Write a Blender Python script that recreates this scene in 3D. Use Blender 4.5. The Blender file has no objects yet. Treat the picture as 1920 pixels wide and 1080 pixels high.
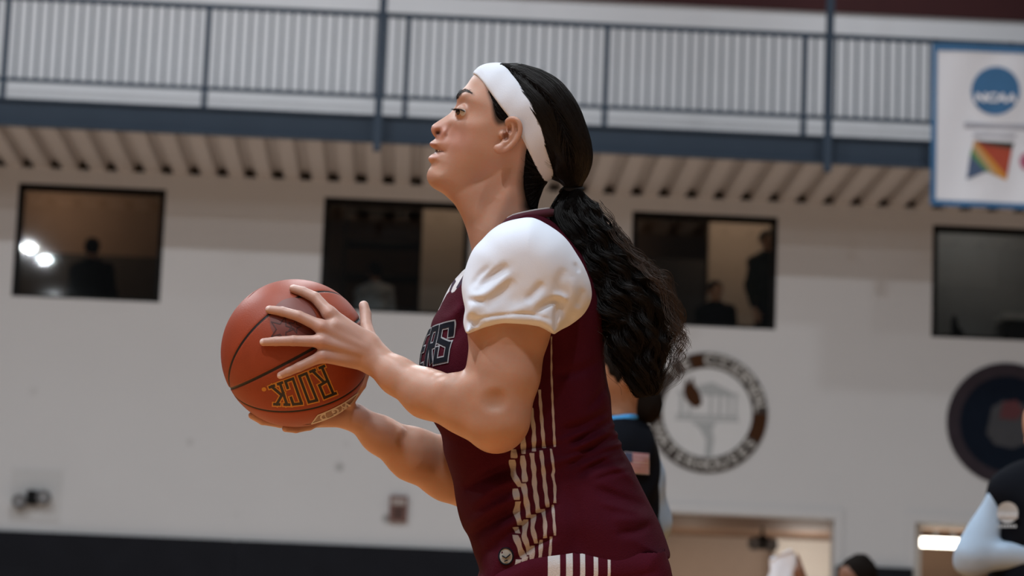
import bpy, math, random
import numpy as np
from mathutils import Matrix, Vector

S = bpy.context.scene
R = math.radians
PI = math.pi
rng = np.random.default_rng(7)
random.seed(7)

# ------------------------------------------------------------------ camera
F = 5333.333                      # focal length in pixels of a 1920 px wide frame (100 mm on 36 mm)
D0 = 4.56                         # distance to the player
PXM = F / D0                      # pixels per metre at the player
CAM = np.array([0.0, 0.0, 0.55])
yaw, pit, rol = R(1.9), R(9.4), R(2.25)
FWD = np.array([math.sin(yaw) * math.cos(pit), math.cos(yaw) * math.cos(pit), math.sin(pit)])
r0 = np.array([math.cos(yaw), -math.sin(yaw), 0.0])
u0 = np.cross(r0, FWD)
RGT = math.cos(rol) * r0 + math.sin(rol) * u0
UPV = -math.sin(rol) * r0 + math.cos(rol) * u0
cam_data = bpy.data.cameras.new('camera')
cam = bpy.data.objects.new('camera', cam_data)
S.collection.objects.link(cam)
M = Matrix.Identity(4)
for i in range(3):
    M[i][0], M[i][1], M[i][2], M[i][3] = RGT[i], UPV[i], -FWD[i], CAM[i]
cam.matrix_world = M
cam_data.lens = 100.0
cam_data.sensor_width = 36.0
cam_data.clip_end = 200
cam_data.dof.use_dof = True
cam_data.dof.focus_distance = D0 - 0.10
cam_data.dof.aperture_fstop = 6.6
S.camera = cam

# ------------------------------------------------------------------ world, lamps, exposure
world = bpy.data.worlds.new('gym_air')
S.world = world
world.use_nodes = True
bg = world.node_tree.nodes['Background']
bg.inputs[0].default_value = (0.86, 0.92, 1.0, 1)
bg.inputs[1].default_value = 0.05
S.view_settings.view_transform = 'Standard'
S.view_settings.look = 'None'
S.view_settings.exposure = 0.0
S.view_settings.gamma = 1.0
S.view_settings.use_curve_mapping = False


def area_lamp(x, y, z, sx, sy, watts, col, rot=(0, 0, 0)):
    l = bpy.data.lights.new('gym_lamp', 'AREA')
    l.shape = 'RECTANGLE'
    l.size, l.size_y = sx, sy
    l.energy = watts
    l.color = col
    o = bpy.data.objects.new('gym_lamp', l)
    o.location = (x, y, z)
    o.rotation_euler = rot
    S.collection.objects.link(o)
    return o


COOL = (0.90, 0.95, 1.0)


def high_bay(x, y, z, dia, watts, col=COOL):
    o = area_lamp(x, y, z, dia, dia, watts, col)
    o.data.shape = 'DISK'
    return o


LAMPS = [(-10.0, -6.0, 100), (-10.0, 0.5, 100), (-3.0, -7.6, 150), (-1.2, -2.6, 560), (-1.2, 2.2, 300), (3.4, -7.3, 240), (4.0, -2.6, 330), (4.0, 2.4, 80), (2.2, -7.15, 100),
         (10.5, -6.5, 390), (10.5, -0.5, 340), (10.5, 5.5, 110), (17.0, -6.5, 440), (17.0, 0.0, 330), (17.0, 5.5, 90), (20.5, 6.5, 100)]  # the last lamp is added to brighten the banner
for ly, lx, w_ in LAMPS:
    high_bay(lx, ly, 9.6, 0.2 if lx < -5.9 and ly < 5 else 0.5, w_)
for lx in (-6.0, -1.5, 4.0):           # unseen lamps added in front of the railing to brighten the upper wall
    high_bay(lx, 25.3, 11.5, 0.6, 125)


# ------------------------------------------------------------------ helpers
def at(px, py, Y):
    """world point seen at a photograph pixel on the plane y = Y"""
    d = FWD + RGT * ((px - 960) / F) + UPV * ((540 - py) / F)
    t = (Y - CAM[1]) / d[1]
    return CAM + d * t


def tag(o, label=None, cat=None, group=None, kind=None):
    if label: o['label'] = label
    if cat: o['category'] = cat
    if group: o['group'] = group
    if kind: o['kind'] = kind
    return o


def empty(name, loc=(0, 0, 0), label=None, cat=None, group=None, kind=None):
    o = bpy.data.objects.new(name, None)
    o.location = [float(v) for v in loc]
    o.empty_display_size = 0.1
    S.collection.objects.link(o)
    return tag(o, label, cat, group, kind)


def mesh_data(name, V, Fc, smooth=False, mat=None):
    """mesh from arrays: V (n,3); Fc list of index tuples or (m,k) array"""
    me = bpy.data.meshes.new(name)
    V = np.asarray(V, dtype=np.float32)
    if isinstance(Fc, np.ndarray):
        k = Fc.shape[1]
        me.vertices.add(len(V)); me.vertices.foreach_set('co', V.ravel())
        me.loops.add(Fc.size); me.loops.foreach_set('vertex_index', Fc.astype(np.int32).ravel())
        me.polygons.add(len(Fc))
        me.polygons.foreach_set('loop_start', (np.arange(len(Fc)) * k).astype(np.int32))
        me.update(calc_edges=True)
    else:
        me.from_pydata([tuple(map(float, v)) for v in V], [], [tuple(map(int, f)) for f in Fc])
        me.update()
    if smooth:
        me.polygons.foreach_set('use_smooth', np.ones(len(me.polygons), dtype=bool))
    if mat: me.materials.append(mat)
    return me


def link(name, me, parent=None, loc=None):
    o = bpy.data.objects.new(name, me)
    if loc is not None: o.location = [float(v) for v in loc]
    S.collection.objects.link(o)
    if parent is not None:
        o.parent = parent
    return o


class MB:
    """collects boxes, prisms, tubes into one mesh"""
    def __init__(s): s.V = []; s.F = []
    def add(s, V, Fc):
        n = len(s.V)
        s.V += [tuple(map(float, v)) for v in V]
        s.F += [tuple(int(i) + n for i in f) for f in Fc]
        return s
    def box(s, a, b):
        (x0, y0, z0), (x1, y1, z1) = a, b
        V = [(x0, y0, z0), (x1, y0, z0), (x1, y1, z0), (x0, y1, z0), (x0, y0, z1), (x1, y0, z1), (x1, y1, z1), (x0, y1, z1)]
        return s.add(V, [(0, 3, 2, 1), (4, 5, 6, 7), (0, 1, 5, 4), (1, 2, 6, 5), (2, 3, 7, 6), (3, 0, 4, 7)])
    def prism(s, poly, o, ax, ay, n, depth):
        """poly of (a,b) on plane o + a*ax + b*ay, extruded by depth along n"""
        o, ax, ay, n = map(np.array, (o, ax, ay, n))
        k = len(poly)
        A = [o + ax * p[0] + ay * p[1] for p in poly]
        B = [a + n * depth for a in A]
        return s.add(A + B, [tuple(range(k)), tuple(range(2 * k - 1, k - 1, -1))] + [(i, (i + 1) % k + 0, (i + 1) % k + k, i + k) for i in range(k)])
    def tube(s, pts, rad, sides=8, closed=False):
        pts = [np.array(p, float) for p in pts]
        n = len(pts)
        rad = [rad] * n if np.isscalar(rad) else rad
        V = []; Fc = []
        up = np.array([0.123, 0.31, 0.94])
        for i, p in enumerate(pts):
            if closed: t = pts[(i + 1) % n] - pts[i - 1]
            else: t = pts[min(i + 1, n - 1)] - pts[max(i - 1, 0)]
            t = t / (np.linalg.norm(t) + 1e-9)
            a = np.cross(t, up); a /= np.linalg.norm(a) + 1e-9
            b = np.cross(t, a)
            for k in range(sides):
                w = 2 * PI * k / sides
                V.append(p + rad[i] * (math.cos(w) * a + math.sin(w) * b))
        for i in range(n if closed else n - 1):
            j = (i + 1) % n
            for k in range(sides):
                l = (k + 1) % sides
                Fc.append((i * sides + k, i * sides + l, j * sides + l, j * sides + k))
        if not closed:
            Fc.append(tuple(range(sides - 1, -1, -1)))
            Fc.append(tuple((n - 1) * sides + k for k in range(sides)))
        return s.add(V, Fc)
    def ellipsoid(s, c, r, nu=16, nv=10):
        V = []; Fc = []
        for j in range(nv + 1):
            th = PI * j / nv
            for i in range(nu):
                ph = 2 * PI * i / nu
                V.append((c[0] + r[0] * math.sin(th) * math.cos(ph), c[1] + r[1] * math.sin(th) * math.sin(ph), c[2] + r[2] * math.cos(th)))
        for j in range(nv):
            for i in range(nu):
                k = (i + 1) % nu
                Fc.append((j * nu + i, (j + 1) * nu + i, (j + 1) * nu + k, j * nu + k))
        return s.add(V, Fc)
    def data(s, name, mat, smooth=False):
        return mesh_data(name, s.V, s.F, smooth, mat)
    def build(s, name, mat, parent=None, loc=None, smooth=False):
        """vertices are in world space; loc = origin"""
        V = np.array(s.V)
        o = np.zeros(3)
        if loc is not None: o = np.array(loc, float)
        pl = np.zeros(3)
        if parent is not None:
            p = parent
            while p is not None:
                pl = pl + np.array(p.location); p = p.parent
        if loc is None and parent is not None: o = pl
        me = mesh_data(name, V - o, s.F, smooth, mat)
        ob = link(name, me, parent)
        ob.location = [float(v) for v in (o - pl)]
        return ob


# ------------------------------------------------------------------ materials
def nt(m):
    return m.node_tree.nodes, m.node_tree.links


def mat(name, col, rough=0.6, spec=0.4, metal=0.0, noise=0.0, nscale=8.0, bump=0.0, bscale=60.0, sheen=0.0, emit=None, estr=0.0, sss=0.0, coat=0.0):
    m = bpy.data.materials.new(name)
    m.use_nodes = True
    n, l = nt(m)
    b = n['Principled BSDF']
    b.inputs['Base Color'].default_value = (*col, 1)
    b.inputs['Roughness'].default_value = rough
    b.inputs['Specular IOR Level'].default_value = spec
    b.inputs['Metallic'].default_value = metal
    b.inputs['Sheen Weight'].default_value = sheen
    b.inputs['Coat Weight'].default_value = coat
    if sss:
        b.inputs['Subsurface Weight'].default_value = sss
        b.inputs['Subsurface Radius'].default_value = (1.0, 0.35, 0.18)
        b.inputs['Subsurface Scale'].default_value = 0.008
    if emit:
        b.inputs['Emission Color'].default_value = (*emit, 1)
        b.inputs['Emission Strength'].default_value = estr
    if noise or bump:
        tc = n.new('ShaderNodeTexCoord')
    if noise:
        t = n.new('ShaderNodeTexNoise'); t.inputs['Scale'].default_value = nscale; t.inputs['Detail'].default_value = 5
        l.new(tc.outputs['Object'], t.inputs['Vector'])
        mx = n.new('ShaderNodeMixRGB')
        mx.inputs[1].default_value = (*[c * (1 - noise) for c in col], 1)
        mx.inputs[2].default_value = (*[min(1, c * (1 + noise)) for c in col], 1)
        l.new(t.outputs['Fac'], mx.inputs[0])
        l.new(mx.outputs[0], b.inputs['Base Color'])
    if bump:
        t2 = n.new('ShaderNodeTexNoise'); t2.inputs['Scale'].default_value = bscale; t2.inputs['Detail'].default_value = 3
        l.new(tc.outputs['Object'], t2.inputs['Vector'])
        bp = n.new('ShaderNodeBump'); bp.inputs['Strength'].default_value = bump; bp.inputs['Distance'].default_value = 0.01
        l.new(t2.outputs['Fac'], bp.inputs['Height'])
        l.new(bp.outputs[0], b.inputs['Normal'])
    return m


def glass_mat():
    m = bpy.data.materials.new('window_glass')
    m.use_nodes = True
    n, l = nt(m)
    n.remove(n['Principled BSDF'])
    tr = n.new('ShaderNodeBsdfTransparent'); tr.inputs[0].default_value = (0.82, 0.84, 0.83, 1)
    gl = n.new('ShaderNodeBsdfGlossy'); gl.inputs['Roughness'].default_value = 0.03
    fr = n.new('ShaderNodeFresnel'); fr.inputs[0].default_value = 1.45
    mx = n.new('ShaderNodeMixShader')
    l.new(fr.outputs[0], mx.inputs[0]); l.new(tr.outputs[0], mx.inputs[1]); l.new(gl.outputs[0], mx.inputs[2])
    l.new(mx.outputs[0], n['Material Output'].inputs[0])
    return m


def floor_mat():
    m = mat('maple_floor', (0.62, 0.33, 0.13), rough=0.35, spec=0.4)
    n, l = nt(m)
    tc = n.new('ShaderNodeTexCoord')
    mp = n.new('ShaderNodeMapping'); mp.inputs['Scale'].default_value = (16, 1.2, 1)
    br = n.new('ShaderNodeTexNoise'); br.inputs['Scale'].default_value = 1.0; br.inputs['Detail'].default_value = 4
    cr = n.new('ShaderNodeValToRGB')
    cr.color_ramp.elements[0].color = (0.46, 0.20, 0.062, 1); cr.color_ramp.elements[1].color = (0.62, 0.31, 0.11, 1)
    l.new(tc.outputs['Object'], mp.inputs[0]); l.new(mp.outputs[0], br.inputs['Vector'])
    l.new(br.outputs['Fac'], cr.inputs[0]); l.new(cr.outputs[0], n['Principled BSDF'].inputs['Base Color'])
    return m


M_floor = floor_mat()
M_navy = mat('navy_steel', (0.046, 0.069, 0.103), rough=0.5, spec=0.12, noise=0.12, nscale=3)
M_deck = mat('deck_paint', (0.50, 0.46, 0.43), rough=0.7, noise=0.08, nscale=2)
M_upper = mat('upper_wall_paint', (0.68, 0.68, 0.70), rough=0.8, noise=0.05, nscale=1.5)
M_maroon_wall = mat('maroon_wall_paint', (0.04, 0.005, 0.006), rough=0.8, noise=0.15, nscale=2)
M_black = mat('black_metal_frame', (0.006, 0.006, 0.006), rough=0.6, spec=0.1, noise=0.2)
M_pad = mat('black_vinyl', (0.010, 0.011, 0.015), rough=0.7, spec=0.1, noise=0.25, nscale=4)
M_glass = glass_mat()
# ================================================================== the gym
YW = 27.9      # far wall
YB = 26.0      # front edge of the balcony
XL, XR = -9.0, 11.0


def wall_mat():
    m = mat('painted_block', (0.56, 0.565, 0.575), rough=0.75, spec=0.3, noise=0.05, nscale=0.9)
    n, l = nt(m)
    tc = n.new('ShaderNodeTexCoord')
    # ball marks: dark smudges scattered on the lower wall
    vo = n.new('ShaderNodeTexVoronoi'); vo.inputs['Scale'].default_value = 2.3
    l.new(tc.outputs['Object'], vo.inputs['Vector'])
    rp = n.new('ShaderNodeMapRange'); rp.inputs[1].default_value = 0.04; rp.inputs[2].default_value = 0.14
    rp.inputs[3].default_value = 0.8; rp.inputs[4].default_value = 0.0
    l.new(vo.outputs['Distance'], rp.inputs[0])
    no = n.new('ShaderNodeTexNoise'); no.inputs['Scale'].default_value = 0.9
    l.new(tc.outputs['Object'], no.inputs['Vector'])
    r2 = n.new('ShaderNodeMapRange'); r2.inputs[1].default_value = 0.40; r2.inputs[2].default_value = 0.5
    l.new(no.outputs['Fac'], r2.inputs[0])
    sp = n.new('ShaderNodeSeparateXYZ'); l.new(tc.outputs['Object'], sp.inputs[0])
    r3 = n.new('ShaderNodeMapRange'); r3.inputs[1].default_value = 4.1; r3.inputs[2].default_value = 3.2
    l.new(sp.outputs['Z'], r3.inputs[0])
    r4 = n.new('ShaderNodeMapRange'); r4.inputs[1].default_value = 1.2; r4.inputs[2].default_value = 0.0
    l.new(sp.outputs['X'], r4.inputs[0])
    a = n.new('ShaderNodeMath'); a.operation = 'MULTIPLY'; l.new(rp.outputs[0], a.inputs[0]); l.new(r2.outputs[0], a.inputs[1])
    a2 = n.new('ShaderNodeMath'); a2.operation = 'MULTIPLY'; l.new(a.outputs[0], a2.inputs[0]); l.new(r3.outputs[0], a2.inputs[1])
    a3 = n.new('ShaderNodeMath'); a3.operation = 'MULTIPLY'; l.new(a2.outputs[0], a3.inputs[0]); l.new(r4.outputs[0], a3.inputs[1])
    mx = n.new('ShaderNodeMixRGB'); mx.inputs[2].default_value = (0.16, 0.16, 0.16, 1)
    b = n['Principled BSDF']
    l.new(b.inputs['Base Color'].links[0].from_socket, mx.inputs[1]); l.new(a3.outputs[0], mx.inputs[0])
    l.new(mx.outputs[0], b.inputs['Base Color'])
    # block courses, almost painted over
    bk = n.new('ShaderNodeTexBrick'); bk.inputs['Scale'].default_value = 1.0
    bk.inputs['Brick Width'].default_value = 0.4; bk.inputs['Row Height'].default_value = 0.2; bk.inputs['Mortar Size'].default_value = 0.006
    bk.inputs['Color1'].default_value = (1, 1, 1, 1); bk.inputs['Color2'].default_value = (1, 1, 1, 1); bk.inputs['Mortar'].default_value = (0, 0, 0, 1)
    rot = n.new('ShaderNodeCombineXYZ'); l.new(sp.outputs['X'], rot.inputs[0]); l.new(sp.outputs['Z'], rot.inputs[1])
    l.new(rot.outputs[0], bk.inputs['Vector'])
    bp = n.new('ShaderNodeBump'); bp.inputs['Strength'].default_value = 0.35; bp.inputs['Distance'].default_value = 0.006
    l.new(bk.outputs['Color'], bp.inputs['Height']); l.new(bp.outputs[0], b.inputs['Normal'])
    return m


M_wall = wall_mat()
tag(MB().box((XL - 2, -14, -0.2), (XR + 2, 17.5, 0)).build('floor', M_floor), kind='structure')
tag(MB().box((XL - 2, 17.5, -0.2), (XR + 2, YW + 4.5, 0)).build('floor_bounce', mat('pale_bounce_paint', (0.80, 0.61, 0.48), rough=0.5, noise=0.06)), kind='structure')  # unseen pale floor zone, added to bounce neutral light up to the deck

# ---- measured on the photograph, on the wall plane
wl = at(28, 448, YW); wr = at(306, 459, YW)
WIN_W = wr[0] - wl[0]
win_x = [at(28, 448, YW)[0], at(603, 475, YW)[0], at(1182.5, 502, YW)[0], at(1747.5, 525, YW)[0]]
WZ1 = np.mean([at(35, 341, YW)[2], at(310, 353, YW)[2], at(1186, 397, YW)[2], at(1460, 408, YW)[2]])
WZ0 = np.mean([at(20, 556, YW)[2], at(303, 566, YW)[2], at(1180, 607, YW)[2], at(1455, 618, YW)[2]])
DZ1 = at(1400, 966, YW)[2]
D1 = (at(1195, 1000, YW)[0], at(1563, 1020, YW)[0])
D2 = (at(1715, 1020, YW)[0], at(1930, 1020, YW)[0])
PADZ = np.mean([at(0, 995, YW)[2], at(850, 1031, YW)[2], at(1640, 1064, YW)[2]])
BZ1 = np.mean([at(0, 184, YB)[2], at(1540, 257, YB)[2]])
BZ0 = np.mean([at(0, 234, YB)[2], at(1540, 308, YB)[2]])
SOF = BZ0 + 0.0

holes = [(x, x + WIN_W, WZ0, WZ1) for x in win_x] + [(D1[0], D1[1], 0, DZ1), (D2[0], D2[1], 0, DZ1)]
xs = sorted(set([XL, XR] + [h[0] for h in holes] + [h[1] for h in holes]))
zs = sorted(set([0.0, SOF, WZ0, WZ1, DZ1]))
wb = MB()
for i in range(len(xs) - 1):
    j = 0
    while j < len(zs) - 1:
        cx = (xs[i] + xs[i + 1]) / 2
        def hit(j):
            cz = (zs[j] + zs[j + 1]) / 2
            return any(h[0] < cx < h[1] and h[2] < cz < h[3] for h in holes)
        if hit(j):
            j += 1; continue
        k = j
        while k + 1 < len(zs) - 1 and not hit(k + 1): k += 1
        wb.box((xs[i], YW, zs[j]), (xs[i + 1], YW + 0.2, zs[k + 1]))
        j = k + 1
wall = tag(wb.build('wall_back', M_wall), kind='structure')

# ---- windows
for i, x in enumerate(win_x):
    w = empty('window_%d' % (i + 1), (x + WIN_W / 2, YW + 0.06, WZ0), kind='structure')
    t = 0.055
    f = MB()
    f.box((x, YW + 0.02, WZ0), (x + t, YW + 0.14, WZ1)); f.box((x + WIN_W - t, YW + 0.02, WZ0), (x + WIN_W, YW + 0.14, WZ1))
    f.box((x + t, YW + 0.02, WZ1 - t), (x + WIN_W - t, YW + 0.14, WZ1)); f.box((x + t, YW + 0.02, WZ0), (x + WIN_W - t, YW + 0.14, WZ0 + 0.03))
    f.build('window_frame', M_black, w)
    MB().box((x + t, YW + 0.07, WZ0 + 0.03), (x + WIN_W - t, YW + 0.078, WZ1 - t)).build('window_pane', M_glass, w)

# ---- padding along the foot of the wall
M_padtop = M_pad
pad = empty('wall_padding', (0, YW, 0), 'long black vinyl padding along the foot of the pale wall', 'padding')
xa = XL
while xa < XR - 0.1:
    xb = min(xa + 2.44, XR)
    for (s0, s1) in ((XL, D1[0] - 0.02), (D1[1] + 0.02, D2[0] - 0.02), (D2[1] + 0.02, XR)):
        p0, p1 = max(xa, s0), min(xb, s1)
        if p1 - p0 > 0.08:
            m = MB()
            m.prism([(p0 + .002, 0.03), (p1 - .002, 0.03), (p1 - .002, PADZ - .015), (p1 - .010, PADZ), (p0 + .010, PADZ), (p0 + .002, PADZ - .015)],
                    (0, YW - 0.07, 0), (1, 0, 0), (0, 0, 1), (0, 1, 0), 0.068)
            m.build('pad_panel', M_pad, pad)
    xa = xb

# ---- balcony: edge beam, fluted deck, hangers
bal = empty('balcony', (1.0, YB, BZ0), 'running track balcony with navy edge beam and beige fluted deck', 'balcony')
MB().box((XL, YB, BZ0), (XR, YB + 0.03, BZ1)).box((XL, YB - 0.06, BZ0), (XR, YB, BZ0 + 0.018)).box((XL, YB - 0.06, BZ1 - 0.018), (XR, YB, BZ1)).build('edge_beam', M_navy, bal)
MB().box((XL, YB + 0.03, BZ0 + 0.095), (XR, YW + 0.6, BZ1 - 0.03)).build('deck_slab', M_deck, bal)
# fluted soffit: proud flanges with sloped webs, open channels between that run on over the wall
f0 = at(105, 320, YW)[0]; f1 = at(935, 360, YW)[0]
PITCH = (f1 - f0) / 16.0                       # dark channel mouths counted along the wall head
k0 = int((XL - f0) / PITCH); k1 = int((XR - f0) / PITCH)
fl = PITCH * 0.235
rib = MB().prism([(-PITCH / 2 + fl, 0), (PITCH / 2 - fl, 0), (PITCH / 2 - fl * .8, 0.095), (-PITCH / 2 + fl * .8, 0.095)], (0, 0, 0), (1, 0, 0), (0, 0, 1), (0, 1, 0), YW + 0.25 - YB - 0.03)
rd = rib.data('deck_rib', M_deck)
for k in range(k0 - 1, k1):
    link('deck_rib', rd, bal, (f0 + (k + 0.5) * PITCH - 1.0, 0.03, 0.0))
for (pt, pb, yb_) in ((718, 708, 283), (1559, 1550, 322)):
    X = (at(pt, 5, YB - 0.12)[0] + at(pb, 270, YB - 0.12)[0]) / 2
    zb = at(pb, yb_, YB - 0.12)[2]
    g = MB().box((X - 0.035, YB - 0.155, zb), (X + 0.035, YB - 0.085, 12.0))
    g.box((X - 0.05, YB - 0.085, BZ0 + 0.03), (X + 0.05, YB - 0.062, BZ1 - 0.03))
    g.build('steel_hanger', M_navy, bal)

# ---- balcony railing
RZ1 = np.mean([at(388, 13, YB)[2], at(1137, 47, YB)[2], at(1508, 66, YB)[2]])
RZ0 = np.mean([at(10, 148, YB)[2], at(762, 184, YB)[2], at(1508, 219, YB)[2]])
rail = empty('railing', (1.0, YB, BZ1))
rail.parent = bal
rail.location = (0, 0, BZ1 - BZ0)
MB().box((XL, YB - 0.02, RZ1 - 0.022), (XR, YB + 0.02, RZ1 + 0.022)).build('top_rail', M_navy, rail)
MB().box((XL, YB - 0.015, RZ0 - 0.018), (XR, YB + 0.015, RZ0 + 0.018)).build('bottom_rail', M_navy, rail)
px_post = [at(388, 100, YB)[0], at(1508, 150, YB)[0]]
PSP = (px_post[1] - px_post[0]) / 3
pd = MB().box((-0.026, -0.026, 0), (0.026, 0.026, RZ1 - BZ1 - 0.022)).data('rail_post', M_navy)
kd = MB().box((-0.0100, -0.009, RZ0 + 0.018 - BZ1), (0.0100, 0.009, RZ1 - 0.022 - BZ1)).data('picket', M_navy)
for k in range(-4, 6):
    xp = px_post[0] + k * PSP
    if not XL < xp < XR: continue
    link('rail_post', pd, rail, (xp - 1.0, 0, 0))
    for j in range(1, 19):
        xk = xp + j * PSP / 19
        if xk < XR: link('picket', kd, rail, (xk - 1.0, 0, 0))

# ---- wall above the track
MZ0 = np.mean([at(1060, 0, YW)[2], at(1900, 38, YW)[2]])
uw = MB().box((XL, YW, SOF + 0.25), (XR, YW + 0.2, MZ0)).build('wall_upper', M_upper)
tag(uw, kind='structure')
tag(MB().box((XL, YW - 0.03, MZ0), (XR, YW + 0.2, 12.0)).build('trim_1', M_maroon_wall), kind='structure')
# ================================================================== lettering helpers
def text_geo(txt, size=1.0, bold=0.0):
    cu = bpy.data.curves.new('t', 'FONT'); cu.body = txt; cu.size = size; cu.align_x = 'CENTER'; cu.align_y = 'CENTER'
    cu.offset = bold; cu.resolution_u = 4
    o = bpy.data.objects.new('t', cu); S.collection.objects.link(o)
    dg = bpy.context.evaluated_depsgraph_get()
    me = bpy.data.meshes.new_from_object(o.evaluated_get(dg))
    V = np.array([v.co[:] for v in me.vertices]); Fc = [tuple(p.vertices) for p in me.polygons]
    S.collection.objects.unlink(o); bpy.data.objects.remove(o); bpy.data.curves.remove(cu); bpy.data.meshes.remove(me)
    return V, Fc


def flat_poly(mb, poly, o, ax, az, y):
    """flat polygon standing on a wall facing -y; poly (a,b) in metres"""
    mb.add([(o[0] + ax * p[0], y, o[1] + az * p[1]) for p in poly], [tuple(range(len(poly)))])


def disc_pts(r, n=64, a0=0.0, a1=2 * PI, inc=False):
    m = n + 1 if inc else n
    return [(r * math.cos(a0 + (a1 - a0) * i / n), r * math.sin(a0 + (a1 - a0) * i / n)) for i in range(m)]


def ring_mesh(mb, cx, cz, r0_, r1_, y0, y1, n=72):
    V = []; Fc = []
    for i in range(n):
        a = 2 * PI * i / n
        c, s = math.cos(a), math.sin(a)
        V += [(cx + r1_ * c, y1, cz + r1_ * s), (cx + r1_ * c, y0, cz + r1_ * s), (cx + r0_ * c, y0, cz + r0_ * s), (cx + r0_ * c, y1, cz + r0_ * s)]
    for i in range(n):
        j = (i + 1) % n
        for k in range(3):
            Fc.append((i * 4 + k, i * 4 + k + 1, j * 4 + k + 1, j * 4 + k))
    mb.add(V, Fc)


def disc_mesh(mb, cx, cz, r, y0, y1, n=72, sx=1.0):
    V = [(cx + sx * r * math.cos(2 * PI * i / n), y0, cz + r * math.sin(2 * PI * i / n)) for i in range(n)]
    V += [(v[0], y1, v[2]) for v in V]
    mb.add(V, [tuple(range(n))] + [(i, (i + 1) % n, (i + 1) % n + n, i + n) for i in range(n)])


# ================================================================== wall roundels
M_ring = mat('charcoal_brown_print', (0.050, 0.042, 0.038), rough=0.8, spec=0.1, noise=0.2)
M_brown = mat('brown_print', (0.050, 0.020, 0.008), rough=0.8, spec=0.1, noise=0.1)
M_disc = mat('pale_print', (0.60, 0.61, 0.62), rough=0.6, noise=0.04)
M_let = mat('grey_letter_print', (0.42, 0.41, 0.39), rough=0.6, noise=0.1)
M_line = mat('grey_line_print', (0.36, 0.38, 0.39), rough=0.6, noise=0.1)
c = at(1326, 774, YW)
q = at(1326 + 100, 774 + 4, YW)
RR = (q[0] - c[0]) * 1.13
cx, cz = c[0], c[2]
ro = empty('wall_roundel', (cx, YW, cz), 'pale round wall emblem with brown lettered ring, bird and columned building', 'emblem')
m = MB(); ring_mesh(m, cx, cz, RR * 0.745, RR, YW - 0.016, YW - 0.001); m.build('lettered_ring', M_ring, ro)
m = MB(); disc_mesh(m, cx, cz, RR * 0.75, YW - 0.010, YW - 0.001); m.build('disc', M_disc, ro)
for a0, a1 in ((96, 109), (-28, 1), (170, 190)):
    m = MB(); P = disc_pts(RR * 0.985, 10, R(a0), R(a1), True) + disc_pts(RR * 0.765, 10, R(a1), R(a0), True)
    m.prism(P, (cx, YW - 0.020, cz), (1, 0, 0), (0, 0, 1), (0, 1, 0), 0.004); m.build('brown_block', M_brown, ro)
m = MB()
def arc_text(m, txt, a0, a1, rad, size, flip, y):
    for i, ch in enumerate(txt):
        if ch == ' ': continue
        a = R(a0 + (a1 - a0) * i / (len(txt) - 1))
        V, Fc = text_geo(ch, size, size * 0.03)
        rot = a - PI / 2 if not flip else a + PI / 2
        c_, s_ = math.cos(rot), math.sin(rot)
        o = (cx + rad * math.cos(a), cz + rad * math.sin(a))
        m.add([(o[0] + v[0] * c_ - v[1] * s_, y, o[1] + v[0] * s_ + v[1] * c_) for v in V], Fc)
arc_text(m, 'OCCIDENTAL', 88, 8, RR * 0.872, RR * 0.27, False, YW - 0.0185)
arc_text(m, 'TE', 132, 116, RR * 0.872, RR * 0.27, False, YW - 0.0185)
arc_text(m, 'WATERHOUSES', 203, 326, RR * 0.872, RR * 0.25, True, YW - 0.0185)
m.build('lettering', M_let, ro)['kind'] = 'stuff'
k = RR / 113.0
m = MB()
for x0, y0, x1, y1 in ((-58, -2, 58, 4), (-56, 40, 56, 46), (-52, 4, -46, 40), (-36, 4, -31, 40), (4, 4, 9, 40), (20, 4, 26, 40), (36, 4, 42, 40), (50, 4, 55, 40), (-60, -8, 60, -4)):
    flat_poly(m, [(x0, y0 - 8), (x1, y0 - 8), (x1, y1 - 8), (x0, y1 - 8)], (cx, cz), k, k, YW - 0.0112)
flat_poly(m, [(-20, 40), (50, 34), (50, 38), (8, 58), (-20, 50)], (cx, cz), k, k, YW - 0.0113)
flat_poly(m, [(-30, -18), (18, -18), (10, -30), (-14, -30)], (cx, cz), k, k, YW - 0.0114)
flat_poly(m, [(-14, -30), (10, -30), (14, -50), (10, -82), (-3, -82), (-1, -52)], (cx, cz), k, k, YW - 0.0114)
m.build('building_drawing', M_line, ro)
m = MB()
m.prism([(-42, 66), (-36, 52), (-30, 68), (-25, 50), (-16, 38), (-10, 20), (-14, 12), (-24, 8), (-32, 14), (-42, 24), (-46, 40)], (cx, YW - 0.016, cz), (k, 0, 0), (0, 0, k), (0, 1, 0), 0.005)
m.build('bird', M_brown, ro)

c = at(1889, 795, YW); cx, cz = c[0], c[2]
M_navyp = mat('navy_print', (0.007, 0.011, 0.020), rough=0.9, spec=0.05, noise=0.2)
M_rim = mat('plum_grey_print', (0.036, 0.029, 0.036), rough=0.9, spec=0.05, noise=0.2)
M_redp = mat('dull_red_print', (0.075, 0.014, 0.018), rough=0.6, noise=0.2)
M_greyp = mat('dim_grey_print', (0.035, 0.036, 0.042), rough=0.6, noise=0.2)
ro = empty('wall_roundel', (cx, YW, cz), 'dark navy round wall emblem with plum rim and red-grey crest', 'emblem')
m = MB(); ring_mesh(m, cx, cz, RR * 0.80, RR * 1.02, YW - 0.016, YW - 0.001); m.build('rim', M_rim, ro)
m = MB(); disc_mesh(m, cx, cz, RR * 0.81, YW - 0.010, YW - 0.001); m.build('disc', M_navyp, ro)
m = MB(); m.prism([(-40, -20), (-30, 30), (-8, 44), (30, 40), (44, 10), (40, -34), (10, -46), (-24, -40)], (cx, YW - 0.013, cz), (k, 0, 0), (0, 0, k), (0, 1, 0), 0.003); m.build('crest', M_greyp, ro)
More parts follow.
